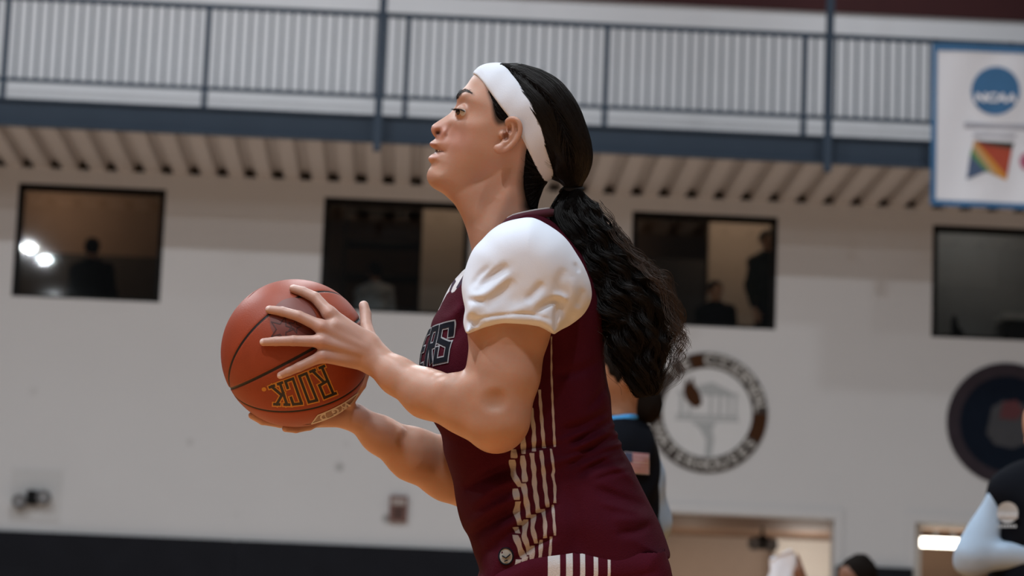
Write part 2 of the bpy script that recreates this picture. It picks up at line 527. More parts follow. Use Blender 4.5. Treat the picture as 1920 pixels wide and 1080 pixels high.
m = MB(); m.prism([(-16, 10), (-10, 40), (16, 46), (30, 24), (16, 8)], (cx, YW - 0.017, cz), (k, 0, 0), (0, 0, k), (0, 1, 0), 0.004); m.build('crest_top', M_redp, ro)

# ================================================================== banner hung from the railing
M_bw = mat('banner_white', (0.82, 0.84, 0.90), rough=0.55, noise=0.05, nscale=2)
M_bb = mat('banner_blue', (0.035, 0.15, 0.33), rough=0.55, noise=0.12)
YN = YB - 0.19
bl, bt = at(1746, 230, YN)[0], at(1746, 80, YN)[2]
bb = at(1742, 384, YN)[2]
bw = at(2050, 300, YN)[0] - bl
bh = bt - bb
ban = empty('hanging_banner', (bl + bw / 2, YN, bb), 'white cloth banner with blue border and blue round logo hanging from railing', 'banner')


def ripple(a, b):
    return 0.012 * math.sin(a * 7.0 + b * 2.0) * (0.3 + b) + 0.006 * math.sin(a * 17 - b * 5)


def cloth_grid(a0, a1, b0, b1, off, nx=24, nz=30):
    V = []; Fc = []
    for s_ in (0, 1):
        for j in range(nz + 1):
            for i in range(nx + 1):
                a = a0 + (a1 - a0) * i / nx; b = b0 + (b1 - b0) * j / nz
                V.append((bl + a * bw, YN + ripple(a, b) - off + s_ * 0.002, bb + b * bh))
    n1 = (nx + 1) * (nz + 1)
    for j in range(nz):
        for i in range(nx):
            p = j * (nx + 1) + i
            Fc.append((p, p + 1, p + nx + 2, p + nx + 1)); Fc.append((n1 + p, n1 + p + nx + 1, n1 + p + nx + 2, n1 + p + 1))
    return V, Fc


MB().add(*cloth_grid(0, 1, 0, 1, 0.0)).build('cloth', M_bw, ban, smooth=True)
bxw = 0.034; bzw = 0.034 * bw / bh
m = MB()
for a0, a1, b0, b1 in ((0, bxw, 0, 1), (1 - bxw, 1, 0, 1), (bxw, 1 - bxw, 1 - bzw * 1.3, 1), (bxw, 1 - bxw, 0, bzw)):
    m.add(*cloth_grid(a0, a1, b0, b1, 0.004, 16, 16))
m.build('blue_border', M_bb, ban, smooth=True)


def ban_pt(px, py, off):
    p = at(px, py, YN)
    a, b = (p[0] - bl) / bw, (p[2] - bb) / bh
    return (p[0], YN + ripple(a, b) - off, p[2])


def ban_poly(poly, off, sub=0):
    V = [ban_pt(x, y, off) for x, y in poly]
    return V, [tuple(range(len(V)))]


lc = (1866, 171); lr = 45
m = MB(); m.add(*ban_poly([(lc[0] + lr * math.cos(t * PI / 24), lc[1] + lr * math.sin(t * PI / 24)) for t in range(48)], 0.010)); m.build('round_logo', M_bb, ban)
V, Fc = text_geo('NCAA', 23, 1.2)
m = MB(); m.add([ban_pt(lc[0] + v[0] * 1.18 + 0.18 * v[1], lc[1] + 14 - v[1] * 0.95 + v[0] * 0.04, 0.016) for v in V], Fc)
m.build('logo_lettering', M_bw, ban)
M_bgrey = mat('banner_grey', (0.40, 0.41, 0.47), rough=0.6, noise=0.1)
m = MB(); m.add(*ban_poly([(1808, 230), (1960, 236), (1960, 246), (1808, 240)], 0.018)); m.add(*ban_poly([(1824, 250), (1903, 254), (1903, 259), (1824, 255)], 0.018)); m.build('caption_line', M_bgrey, ban)
pen = [(('slate_blue', (0.06, 0.10, 0.19)), [(1819, 290), (1850, 322), (1862, 330), (1848, 322), (1812, 337)]),
       (('leaf_green', (0.10, 0.25, 0.09)), [(1821, 281), (1823, 279), (1855, 322), (1848, 322), (1819, 290)]),
       (('sand', (0.50, 0.32, 0.15)), [(1826, 264), (1874, 332), (1860, 327), (1822, 282)]),
       (('amber', (0.62, 0.26, 0.03)), [(1826, 264), (1831, 266), (1888, 331), (1886, 338), (1872, 331)]),
       (('brick_red', (0.42, 0.06, 0.025)), [(1831, 266), (1897, 280), (1888, 331)]),
       (('dark_olive', (0.03, 0.025, 0.015)), [(1826, 263), (1901, 268), (1897, 281), (1845, 271)])]
for (nm, col), poly in pen:
    m = MB(); m.add(*ban_poly(poly, 0.011)); m.build('pennant_' + nm, mat('banner_' + nm, col, noise=0.1), ban)
m = MB(); m.add(*ban_poly([(1929 + 18 * math.cos(t * PI / 12), 303 + 18 * math.sin(t * PI / 12)) for t in range(24)], 0.011)); m.build('pink_disc', mat('banner_pink', (0.45, 0.12, 0.20), noise=0.1), ban)
M_cable = M_black
for a in (0.03, 0.5, 0.97):
    x = bl + a * bw
    MB().tube([(x, YN + ripple(a, 1), bt - 0.004), (x, YN + 0.06, bt + 0.06), (x, YB - 0.028, RZ1)], 0.006, 6).build('hanging_tie', M_cable, ban)

# ================================================================== fittings on the wall
M_dgrey = mat('grey_plastic', (0.10, 0.10, 0.105), rough=0.45, noise=0.1)
M_lens = mat('clear_lens', (0.45, 0.45, 0.46), rough=0.25)


def twin_lamp(cx, cz, y, k, dz, label, sep=1.0):
    o = empty('emergency_light', (cx, y, cz), label, 'light', group='twin-headed emergency lights')
    b = MB(); b.prism([(-.06, -.085), (.06, -.085), (.07, .07), (.05, .09), (-.05, .09), (-.07, .07)], (cx, y - 0.10, cz + 0.02), (k, 0, 0), (0, 0, k), (0, 1, 0), 0.10)
    b.build('battery_box', M_black, o)
    for s_ in (-1, 1):
        hx, hz = cx + s_ * 0.15 * k * sep, cz + s_ * dz
        h = MB(); ring_mesh(h, hx, hz, 0.035 * k, 0.085 * k, y - 0.15, y - 0.06, 28)
        h.tube([(cx, y - 0.05, cz), (hx, y - 0.06, hz)], 0.02 * k, 6)
        hd = h.build('lamp_head', M_dgrey, o)
        l = MB(); disc_mesh(l, hx, hz, 0.04 * k, y - 0.13, y - 0.07, 20); l.build('lens', M_lens, hd)


p = at(62, 938, YW)
twin_lamp(p[0], p[2], YW - 0.0125, 0.78, 0.026, 'twin-headed grey emergency light low on the pale wall at far left')
pl = MB(); a_, b_ = at(18, 975, YW), at(118, 882, YW)
pl.box((a_[0], YW - 0.012, a_[2]), (b_[0], YW - 0.001, b_[2]))
PLATE_Y = 0.0125
tag(pl.build('mounting_plate', mat('plate_paint', (0.50, 0.505, 0.51), rough=0.7, noise=0.05), loc=((a_[0] + b_[0]) / 2, YW, a_[2])), 'square painted plate on the wall behind the twin-headed light at far left', 'plate')

a_, b_ = at(729, 978, YW), at(765, 931, YW)
o = empty('fire_alarm', ((a_[0] + b_[0]) / 2, YW, a_[2]), 'small brownish red alarm box on the pale wall below the arms', 'alarm')
w_, h_ = b_[0] - a_[0], b_[2] - a_[2]
MB().box((a_[0], YW - 0.06, a_[2]), (b_[0], YW - 0.001, b_[2])).build('housing', mat('alarm_brown', (0.16, 0.075, 0.06), rough=0.5, noise=0.15), o)
MB().box((a_[0] + w_ * .12, YW - 0.075, a_[2] + h_ * .64), (b_[0] - w_ * .12, YW - 0.06, a_[2] + h_ * .86)).build('strobe', mat('alarm_lens', (0.33, 0.29, 0.27), rough=0.3), o)
m = MB()
for i in range(4):
    m.box((a_[0] + w_ * .2, YW - 0.066, a_[2] + h_ * (.12 + .12 * i)), (b_[0] - w_ * .2, YW - 0.06, a_[2] + h_ * (.17 + .12 * i)))
m.build('sounder_grille', M_black, o)

# ================================================================== rooms behind the windows
M_room = mat('dark_room_wall', (0.15, 0.10, 0.075), rough=0.8, noise=0.3, nscale=1.2)
M_tan = mat('tan_room_wall', (0.44, 0.38, 0.345), rough=0.8, noise=0.05)
M_greyroom = mat('grey_room_wall', (0.26, 0.26, 0.26), rough=0.8, noise=0.08)
YR = YW + 3.6
RF = WZ0 - 0.78
tag(MB().box((XL, YR, RF), (XR, YR + 0.1, SOF + 0.75)).build('wall_room_back', M_room), kind='structure')
tag(MB().box((XL, YW + 0.2, RF - 0.1), (XR, YR, RF)).build('floor_room', M_room), kind='structure')
tag(MB().box((XL, YW + 0.2, SOF + 0.75), (XR, YR + 0.1, SOF + 0.82)).build('ceiling_room', M_room), kind='structure')
tag(MB().box((XL, YW + 0.285, SOF), (XR, YW + 0.32, SOF + 0.094)).build('trim_4', M_black), kind='structure')  # hidden black strip, added to block room light from the deck channels
pq = at(165, 478, YR)
tag(MB().box((XL, YR - .04, RF), (-2.3, YR - .001, pq[2])).build('trim_5', mat('dark_dado', (0.03, 0.024, 0.022), rough=0.8, noise=0.2)), kind='structure')
n_ = 0
for (pa, pb, py, Y, mm) in ((790, 868, 480, YW + 1.5, M_tan), (1328, 1520, 500, YW + 1.9, M_tan), (1690, 2100, 530, YW + 1.7, M_greyroom)):
    n_ += 1
    xa, xb = at(pa, py, Y)[0], at(pb, py, Y)[0]
    tag(MB().box((xa, Y, RF), (xb, Y + 0.1, SOF + 0.75)).build(('wall_room_middle', 'wall_room_pale', 'wall_room_grey')[n_ - 1], mm), kind='structure')
for x in (-1.7, 0.98 + 3.4, 4.3):
    MBx = MB().box((x - 0.05, YW + 0.2, RF), (x + 0.05, YR, SOF + 0.75))
    if x != 4.3: tag(MBx.build('wall_room_partition', M_room), kind='structure')


def bulb(x, y, z, w, col=(1, 0.72, 0.5), r=0.1):
    l = bpy.data.lights.new('room_lamp', 'POINT'); l.energy = w; l.color = col; l.shadow_soft_size = r
    o = bpy.data.objects.new('room_lamp', l); o.location = (x, y, z); S.collection.objects.link(o)


pA = at(165, 380, YW + 2.2)
bulb(pA[0] - .5, pA[1] + .5, SOF + 0.35, 26)
pB = at(1390, 440, YW + 1.0)
bulb(pB[0], pB[1] + .0, SOF + 0.25, 13)
pC = at(1830, 450, YW + 0.9)
bulb(pC[0], pC[1], SOF + 0.2, 8, (1, .95, .9))
pD = at(830, 430, YW + .8)
bulb(pD[0], pD[1], SOF + 0.2, 6)

# dark cabinets in the rooms
def cabinet(x0, x1, y0, y1, z0, z1, label):
    o = empty('cabinet', ((x0 + x1) / 2, (y0 + y1) / 2, z0), label, 'cabinet')
    MB().box((x0, y0 + .02, z0), (x1, y1, z1)).build('body', M_cab, o)
    xm = (x0 + x1) / 2
    for a, b in ((x0 + .01, xm - .005), (xm + .005, x1 - .01)):
        d = MB().box((a, y0, z0 + .06), (b, y0 + .018, z1 - .02)).build('door', M_cab, o)
        MB().box((xm + (.03 if a > xm else -.05), y0 - .02, (z0 + z1) / 2 - .08), (xm + (.05 if a > xm else -.03), y0, (z0 + z1) / 2 + .08)).build('handle', M_black, d)


M_cab = mat('dark_cabinet', (0.022, 0.018, 0.018), rough=0.6, noise=0.2)
y = YW + 1.45
p0, p1 = at(1205, 482, y), at(1322, 487, y)
cabinet(p0[0], p1[0], y, y + .4, RF, p0[2], 'dark two-door cabinet behind the window with two watchers')
y = YW + 2.4
o = empty('shelf_unit', (at(735, 500, y)[0], y, RF), 'dark open shelf unit behind the second window', 'shelf')
x0, x1 = at(640, 500, y)[0], at(790, 500, y)[0]
MB().box((x0, y, RF), (x0 + .04, y + .35, SOF + .3)).build('side_panel', M_cab, o)
MB().box((x1 - .04, y, RF), (x1, y + .35, SOF + .3)).build('side_panel', M_cab, o)
for i in range(7):
    z = RF + .1 + i * .36
    MB().box((x0 + .04, y, z), (x1 - .04, y + .35, z + .035)).build('shelf_board', M_cab, o)
y = YW + 1.2
p0, p1 = at(1882, 592, y), at(1990, 600, y)
o = empty('counter', (p0[0], y, RF), 'pale counter top on a dark base behind the rightmost window', 'counter')
MB().box((p0[0], y, p0[2] - .03), (p1[0] + .4, y + .45, p0[2] + .035)).build('worktop', mat('pale_laminate', (0.55, 0.54, 0.52), rough=0.4), o)
MB().box((p0[0] + .08, y + .05, RF), (p1[0] + .3, y + .4, p0[2] - .03)).build('base', M_cab, o)
p = at(1789, 631, YW + .13)
m = MB(); zb = WZ0 + .031
m.tube([(p[0] + .05, YW + .125, zb), (p[0] + .02, YW + .125, zb + .05), (p[0], YW + .125, zb + .12), (p[0], YW + .125, zb + .17), (p[0] - .005, YW + .125, zb + .22)], [.065, .055, .035, .03, .012], 10)
tag(m.build('vase', M_black, loc=(p[0], YW + .125, zb), smooth=True), 'small dark vase on the sill of the rightmost window', 'vase')

# ================================================================== passages under the wall
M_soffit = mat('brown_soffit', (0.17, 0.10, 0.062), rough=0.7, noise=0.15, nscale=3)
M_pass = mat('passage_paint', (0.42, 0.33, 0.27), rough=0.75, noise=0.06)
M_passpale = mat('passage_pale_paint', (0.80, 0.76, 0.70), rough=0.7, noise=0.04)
YP = YW + 3.0
xs0 = at(1448, 1030, YP)[0]
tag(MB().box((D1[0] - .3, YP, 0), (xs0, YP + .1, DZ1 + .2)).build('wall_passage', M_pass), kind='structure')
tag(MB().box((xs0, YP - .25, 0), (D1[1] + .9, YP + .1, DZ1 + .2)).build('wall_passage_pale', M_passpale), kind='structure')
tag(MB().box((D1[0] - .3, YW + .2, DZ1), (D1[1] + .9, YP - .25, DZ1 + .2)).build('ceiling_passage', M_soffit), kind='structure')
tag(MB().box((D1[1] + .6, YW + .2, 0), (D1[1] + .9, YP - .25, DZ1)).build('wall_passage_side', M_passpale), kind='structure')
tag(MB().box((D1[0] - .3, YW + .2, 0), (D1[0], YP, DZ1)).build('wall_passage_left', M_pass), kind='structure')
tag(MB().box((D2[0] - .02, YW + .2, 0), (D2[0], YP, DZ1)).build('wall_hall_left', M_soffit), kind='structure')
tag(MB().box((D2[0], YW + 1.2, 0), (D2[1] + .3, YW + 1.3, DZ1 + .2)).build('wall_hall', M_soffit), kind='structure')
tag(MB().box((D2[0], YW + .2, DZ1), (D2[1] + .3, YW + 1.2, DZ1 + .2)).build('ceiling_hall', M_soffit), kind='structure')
# thin painted frame round each opening
for n_, (d0, d1) in enumerate((D1, D2)):
    m = MB(); m.box((d0 - .09, YW - .02, DZ1), (d1 + .09, YW - .001, DZ1 + .09)).box((d0 - .09, YW - .02, 0), (d0, YW - .001, DZ1)).box((d1, YW - .02, 0), (d1 + .09, YW - .001, DZ1))
    tag(m.build('trim_%d' % (n_ + 2), M_wall), kind='structure')
p = at(1505, 1010, YP - 1.4)
bulb(p[0] + .1, YP - 1.1, DZ1 - .3, 13, (1, .93, .86), .3)
p = at(1300, 1010, YP - 1.4)
bulb(p[0], YP - 0.9, DZ1 - .5, 6, (1, .85, .7), .15)
p = at(1428, 1022, YW + 1.4)
o_ = twin_lamp(p[0], p[2], YW + 1.4, 0.78, -0.004, 'twin-headed dark light hung in the passage above the white towel', 0.75)
MB().tube([(p[0], YW + 1.36, p[2] + .05), (p[0], YW + 1.36, DZ1)], .015, 6).build('drop_rod', M_black, [o for o in bpy.data.objects if o.name.startswith('emergency_light')][-1])
yl = YW + .75
p0, p1 = at(1716, 1016, yl), at(1830, 1022, yl)
o = empty('strip_light', ((p0[0] + p1[0]) / 2, yl, p0[2]), 'glowing white strip light in the brown hall opening', 'light')
M_glow = mat('tube_glow', (1, 1, 1), emit=(1.0, 0.93, 0.80), estr=9)
MB().tube([(p0[0] + .03, yl, p0[2]), (p1[0] - .03, yl, p0[2])], 0.045, 12).build('tube', M_glow, o, smooth=True)
for x in (p0[0], p1[0] - .03):
    MB().box((x, yl - .04, p0[2] - .05), (x + .03, yl + .04, p0[2] + .05)).build('end_cap', M_dgrey, o)
MB().box((p0[0], yl + .05, p0[2] + .02), (p1[0], yl + .12, p0[2] + .05)).box((p0[0] + .2, yl + .06, p0[2] + .05), (p0[0] + .24, yl + .1, DZ1)).box((p1[0] - .24, yl + .06, p0[2] + .05), (p1[0] - .2, yl + .1, DZ1)).build('bracket', M_dgrey, o)
# ================================================================== implicit-surface modelling
# Figures are modelled in a frame that is rigidly placed in the hall: X right, Y down, Z towards the court side, unit = 1/PXM metre.
def frame_pw(depth):
    """rigid frame at a given distance; returns f(P) -> world points"""
    s = depth / F
    def pw(P):
        P = np.asarray(P, float).reshape(-1, 3)
        return CAM + FWD * (depth - P[:, 2:3] * s) + RGT * ((P[:, 0:1] - 960) * s) + UPV * ((540 - P[:, 1:2]) * s)
    return pw


def frame_J(depth):
    def J(px, py, z):
        k = 1 - z / F
        return np.array([960 + (px - 960) * k, 540 + (py - 540) * k, z])
    return J


def origin_of(o):
    v = np.zeros(3)
    while o is not None:
        v = v + np.array(o.location); o = o.parent
    return v


class Cap:
    """tapered limb between two joints; optional flattening of one axis"""
    def __init__(s, a, b, ra, rb, k=8.0):
        s.a, s.b = np.array(a, float), np.array(b, float); s.ra, s.rb, s.k = ra, rb, k
        s.c = (s.a + s.b) / 2; s.r = np.linalg.norm(s.a - s.b) / 2 + max(ra, rb)
    def __call__(s, P):
        ba = s.b - s.a
        h = np.clip(((P - s.a) @ ba) / (ba @ ba + 1e-9), 0, 1)
        d = P - s.a - h[:, None] * ba
        return np.sqrt((d * d).sum(1)) - (s.ra + h * (s.rb - s.ra))


class Ell:
    """ellipsoid with an axis frame"""
    def __init__(s, c, r, k=8.0, rot=None):
        s.c = np.array(c, float); s.rr = np.array(r, float); s.k = k; s.r = max(r); s.m = rot
    def __call__(s, P):
        q = P - s.c
        if s.m is not None: q = q @ s.m.T
        k0 = np.sqrt(((q / s.rr) ** 2).sum(1)); k1 = np.sqrt(((q / s.rr ** 2) ** 2).sum(1)) + 1e-9
        return k0 * (k0 - 1) / k1


def smin(a, b, k):
    if k <= 0: return np.minimum(a, b)
    h = np.clip(0.5 + 0.5 * (b - a) / k, 0, 1)
    return b + (a - b) * h - k * h * (1 - h)


class Union:
    def __init__(s, items, k=8.0, kin=None):
        s.items = items; s.k = k; s.kin = kin
        lo = np.min([i.c - i.r for i in items], 0); hi = np.max([i.c + i.r for i in items], 0)
        s.c = (lo + hi) / 2; s.r = np.linalg.norm(hi - lo) / 2
    def __call__(s, P, cb=None, rb=0):
        d = np.full(len(P), 1e3)
        for it in s.items:
            if cb is not None and np.linalg.norm(cb - it.c) > it.r + rb + 30: continue
            v = it(P, cb, rb) if isinstance(it, (Union, Cut)) else it(P)
            d = smin(d, v, s.kin if s.kin is not None else it.k)
        return d


class Cut:
    """a minus b, smooth; a may be a Union; b a list"""
    def __init__(s, a, b, k=4.0, ku=8.0):
        s.a, s.b, s.kk, s.k = a, b, k, ku; s.c, s.r = a.c, a.r
    def __call__(s, P, cb=None, rb=0):
        d = s.a(P, cb, rb) if isinstance(s.a, (Union, Cut)) else s.a(P)
        for it in s.b:
            if cb is not None and np.linalg.norm(cb - it.c) > it.r + rb + 30: continue
            d = -smin(-d, it(P), s.kk)
        return d


def catmull(pts, n=8, closed=True):
    P = np.array(pts, float); m = len(P); out = []
    rngi = range(m) if closed else range(m - 1)
    for i in rngi:
        if closed: p0, p1, p2, p3 = P[i - 1], P[i], P[(i + 1) % m], P[(i + 2) % m]
        else: p0, p1, p2, p3 = P[max(i - 1, 0)], P[i], P[i + 1], P[min(i + 2, m - 1)]
        for t in np.arange(n) / n:
            out.append(0.5 * ((2 * p1) + (-p0 + p2) * t + (2 * p0 - 5 * p1 + 4 * p2 - p3) * t * t + (-p0 + 3 * p1 - 3 * p2 + p3) * t ** 3))
    if not closed: out.append(P[-1])
    return np.array(out)


def poly_sdf(poly, X, Y):
    """signed distance to polygon, positive inside"""
    A = poly; B = np.roll(poly, -1, 0)
    sh = X.shape; P = np.stack([X.ravel(), Y.ravel()], 1)
    out = np.empty(len(P))
    d = B - A; dd = (d * d).sum(1) + 1e-9
    for s in range(0, len(P), 20000):
        q = P[s:s + 20000, None, :] - A[None]
        h = np.clip((q * d).sum(2) / dd, 0, 1)
        e = q - h[..., None] * d
        m = np.sqrt((e * e).sum(2).min(1))
        py = P[s:s + 20000, 1:2]; px = P[s:s + 20000, 0:1]
        c = ((A[:, 1] > py) != (B[:, 1] > py)) & (px < d[:, 0] * (py - A[:, 1]) / np.where(d[:, 1] == 0, 1e-9, d[:, 1]) + A[:, 0])
        out[s:s + 20000] = np.where(c.sum(1) % 2 == 1, m, -m)
    return out.reshape(sh)


def tps(pts, vals, X, Y, lam=0.0):
    p = np.array(pts, float) / 100.0; v = np.array(vals, float); n = len(p)
    def U(r2): return np.where(r2 > 1e-12, r2 * np.log(r2 + 1e-12), 0)
    K = U(((p[:, None] - p[None]) ** 2).sum(2)) + lam * np.eye(n)
    Pm = np.c_[np.ones(n), p]
    A = np.block([[K, Pm], [Pm.T, np.zeros((3, 3))]])
    w = np.linalg.solve(A, np.r_[v, 0, 0, 0])
    q = np.stack([X.ravel(), Y.ravel()], 1) / 100.0
    out = np.c_[np.ones(len(q)), q] @ w[n:]
    for i in range(n):
        out += w[i] * U(((q - p[i]) ** 2).sum(1))
    return out.reshape(X.shape)


class Inflate:
    """a side outline inflated to a solid: half-thickness W(x, y) about the plane z = z0.
    ctrl rows: x, y, half-thickness, rounding width at the rim"""
    def __init__(s, outline, ctrl, z0=0.0, step=1.5, k=8.0, bumps=(), strokes=(), smooth=True, post=None, n=8):
        s.poly = catmull(outline, n) if smooth else np.array(outline, float)
        lo = s.poly.min(0) - 24; hi = s.poly.max(0) + 24
        nx = int((hi[0] - lo[0]) / step) + 2; ny = int((hi[1] - lo[1]) / step) + 2
        gx = lo[0] + np.arange(nx) * step; gy = lo[1] + np.arange(ny) * step
        X, Y = np.meshgrid(gx, gy)
        sd = poly_sdf(s.poly, X, Y)
        c = np.array(ctrl, float)
        C = np.clip(tps(c[:, :2], c[:, 2], X, Y, 0.002), 3, 400); E = np.clip(tps(c[:, :2], c[:, 3], X, Y, 0.002), 5, 300)
        t = np.clip(sd / E, None, 1)
        W2 = np.where(sd > 0, C * C * (1 - (1 - t) ** 2), 2 * C * C * np.clip(sd, -40, 0) / E)
        s.X, s.Y, s.sd = X, Y, sd
        if bumps or strokes or post:
            W = np.sqrt(np.clip(W2, 0, None))
            fade = np.clip(sd / 10.0, 0, 1)
            add = np.zeros_like(W)
            for (bx, by, a, sx, sy, *ro) in bumps:
                an = R(ro[0]) if ro else 0.0
                u = (X - bx) * math.cos(an) + (Y - by) * math.sin(an); v = -(X - bx) * math.sin(an) + (Y - by) * math.cos(an)
                add += a * np.exp(-0.5 * ((u / sx) ** 2 + (v / sy) ** 2))
            for (pts, a, wd) in strokes:
                q = catmull(pts, 6, False) if len(pts) > 2 else np.array(pts, float)
                m = np.full(X.shape, 1e9); tt = np.zeros(X.shape)
                L = len(q) - 1
                for i in range(L):
                    dx, dy = q[i + 1] - q[i]; l2 = dx * dx + dy * dy + 1e-9
                    h = np.clip(((X - q[i, 0]) * dx + (Y - q[i, 1]) * dy) / l2, 0, 1)
                    dd = (X - q[i, 0] - h * dx) ** 2 + (Y - q[i, 1] - h * dy) ** 2
                    up = dd < m; m = np.where(up, dd, m); tt = np.where(up, (i + h) / L, tt)
                add += a * np.exp(-0.5 * m / wd ** 2) * np.clip(4 * tt * (1 - tt) + 0.15, 0, 1)
            W = np.clip(W + add * fade, 0.5, None)
            if post: W = post(X, Y, W, sd)
            W2 = np.where(sd > 0, W * W, W2)
        s.W2 = W2
        gyy, gxx = np.gradient(W2, step)
        s.G = np.sqrt(gxx ** 2 + gyy ** 2)
        s.lo, s.step, s.nx, s.ny, s.z0 = lo, step, nx, ny, z0
        wm = math.sqrt(max(W2.max(), 1))
        s.c = np.array([(lo[0] + hi[0]) / 2, (lo[1] + hi[1]) / 2, z0]); s.r = math.sqrt(((hi - lo) ** 2).sum() / 4 + wm * wm); s.k = k
    def samp(s, A, x, y):
        u = np.clip((x - s.lo[0]) / s.step, 0, s.nx - 1.001); v = np.clip((y - s.lo[1]) / s.step, 0, s.ny - 1.001)
        i = u.astype(int); j = v.astype(int); fu = u - i; fv = v - j
        return (A[j, i] * (1 - fu) + A[j, i + 1] * fu) * (1 - fv) + (A[j + 1, i] * (1 - fu) + A[j + 1, i + 1] * fu) * fv
    def W(s, x, y):
        return np.sqrt(np.clip(s.samp(s.W2, np.asarray(x, float), np.asarray(y, float)), 0, None))
    def __call__(s, P):
        x, y, z = P[:, 0], P[:, 1], P[:, 2] - s.z0
        ox = np.maximum(np.maximum(s.lo[0] - x, x - (s.lo[0] + (s.nx - 1) * s.step)), 0)
        oy = np.maximum(np.maximum(s.lo[1] - y, y - (s.lo[1] + (s.ny - 1) * s.step)), 0)
        w2 = s.samp(s.W2, x, y); g = s.samp(s.G, x, y)
        d = (z * z - w2) / np.sqrt(4 * z * z + g * g + 60.0)
        return np.clip(d, -60, 200) + np.sqrt(ox * ox + oy * oy)


class Slab:
    """2-D outline extruded without limit in z: negative inside (for intersections)"""
    def __init__(s, outline, step=1.5, smooth=True):
        s.poly = catmull(outline, 6) if smooth else np.array(outline, float)
        lo = s.poly.min(0) - 30; hi = s.poly.max(0) + 30
        s.lo, s.step = lo, step; s.nx = int((hi[0] - lo[0]) / step) + 2; s.ny = int((hi[1] - lo[1]) / step) + 2
        X, Y = np.meshgrid(lo[0] + np.arange(s.nx) * step, lo[1] + np.arange(s.ny) * step)
        s.A = poly_sdf(s.poly, X, Y)
        s.c = np.r_[(lo + hi) / 2, 0]; s.r = 1e4
    def __call__(s, P):
        return -Inflate.samp(s, s.A, P[:, 0], P[:, 1])


class Fn:
    def __init__(s, f, c, r, k=8.0): s.f, s.c, s.r, s.k = f, np.array(c, float), r, k
    def __call__(s, P): return s.f(P)


def surface(node, lo, hi, h=2.0, nb=14, slack=1.9, relax=2):
    """surface nets over a sparse set of blocks. Returns V (in frame units), quads"""
    lo = np.array(lo, float); hi = np.array(hi, float)
    n = np.ceil((hi - lo) / (h * nb)).astype(int)
    rad = h * nb * math.sqrt(3) / 2
    I, J_, K = np.meshgrid(*[np.arange(k) for k in n], indexing='ij')
    ijk = np.stack([I.ravel(), J_.ravel(), K.ravel()], 1)
    cen = lo + (ijk + 0.5) * h * nb
    D = node(cen) if not isinstance(node, (Union, Cut)) else node(cen)
    keep = np.abs(D) < rad * slack + 4
    ijk, cen = ijk[keep], cen[keep]
    N = n * nb + 4
    ar = np.arange(nb + 1)
    g = np.stack(np.meshgrid(ar, ar, ar, indexing='ij'), -1).reshape(-1, 3)
    corner = [(0, 0, 0), (1, 0, 0), (0, 1, 0), (1, 1, 0), (0, 0, 1), (1, 0, 1), (0, 1, 1), (1, 1, 1)]
    edges = [(0, 1), (2, 3), (4, 5), (6, 7), (0, 2), (1, 3), (4, 6), (5, 7), (0, 4), (1, 5), (2, 6), (3, 7)]
    ids = []; pos = []; eq = []
    cull = isinstance(node, (Union, Cut))
    for b, c in zip(ijk, cen):
        base = b * nb
        P = lo + (base + g) * h
        d = node(P, c, rad) if cull else node(P)
        d = d.reshape(nb + 1, nb + 1, nb + 1)
        sg = d < 0
        if sg.all() or not sg.any(): continue
        cnt = np.zeros((nb, nb, nb), np.int8)
        for (x, y, z) in corner: cnt += sg[x:x + nb, y:y + nb, z:z + nb]
        ci = np.argwhere((cnt > 0) & (cnt < 8))
        if len(ci):
            dv = np.stack([d[ci[:, 0] + x, ci[:, 1] + y, ci[:, 2] + z] for (x, y, z) in corner], 1)
            acc = np.zeros((len(ci), 3)); num = np.zeros(len(ci))
            for (a, e) in edges:
                va, ve = dv[:, a], dv[:, e]
                x = (va < 0) != (ve < 0)
                t = np.where(x, va / np.where(va == ve, 1e-9, va - ve), 0)
                p = np.array(corner[a]) + t[:, None] * (np.array(corner[e]) - np.array(corner[a]))
                acc += p * x[:, None]; num += x
            pos.append(lo + (base + ci + acc / num[:, None]) * h)
            gi = base + ci
            ids.append((gi[:, 0] * N[1] + gi[:, 1]) * N[2] + gi[:, 2])
        for ax in range(3):
            sl0 = [slice(0, nb)] * 3; sl1 = [slice(0, nb)] * 3; sl1[ax] = slice(1, nb + 1)
            A, B = sg[tuple(sl0)], sg[tuple(sl1)]
            ei = np.argwhere(A != B)
            if len(ei):
                fl = A[ei[:, 0], ei[:, 1], ei[:, 2]]
                eq.append(np.c_[base + ei, np.full(len(ei), ax), fl])
    ids = np.concatenate(ids); pos = np.concatenate(pos); eq = np.concatenate(eq)
    o = np.argsort(ids); ids = ids[o]; pos = pos[o]
    def find(gi):
        k = (gi[:, 0] * N[1] + gi[:, 1]) * N[2] + gi[:, 2]
        j = np.clip(np.searchsorted(ids, k), 0, len(ids) - 1)
        return np.where(ids[j] == k, j, -1)
    quads = []
    for ax in range(3):
        e = eq[eq[:, 3] == ax]
        if not len(e): continue
        u, v = (ax + 1) % 3, (ax + 2) % 3
        du = np.zeros(3, int); du[u] = 1; dv = np.zeros(3, int); dv[v] = 1
        g0 = e[:, :3]
        q = np.stack([find(g0 - du - dv), find(g0 - dv), find(g0), find(g0 - du)], 1)
        fl = e[:, 4].astype(bool)
        q = np.where(fl[:, None], q[:, ::-1], q)      # the frame is left-handed
        quads.append(q[(q >= 0).all(1)])
    Q = np.concatenate(quads)
    for _ in range(relax):
        acc = np.zeros_like(pos); num = np.zeros(len(pos))
        for k in range(4):
            np.add.at(acc, Q[:, k], pos[Q[:, (k + 1) % 4]]); np.add.at(acc, Q[:, k], pos[Q[:, k - 1]]); np.add.at(num, Q[:, k], 2)
        m = acc / np.maximum(num, 1)[:, None]
        pos = pos + 0.5 * (m - pos)
    return pos, Q


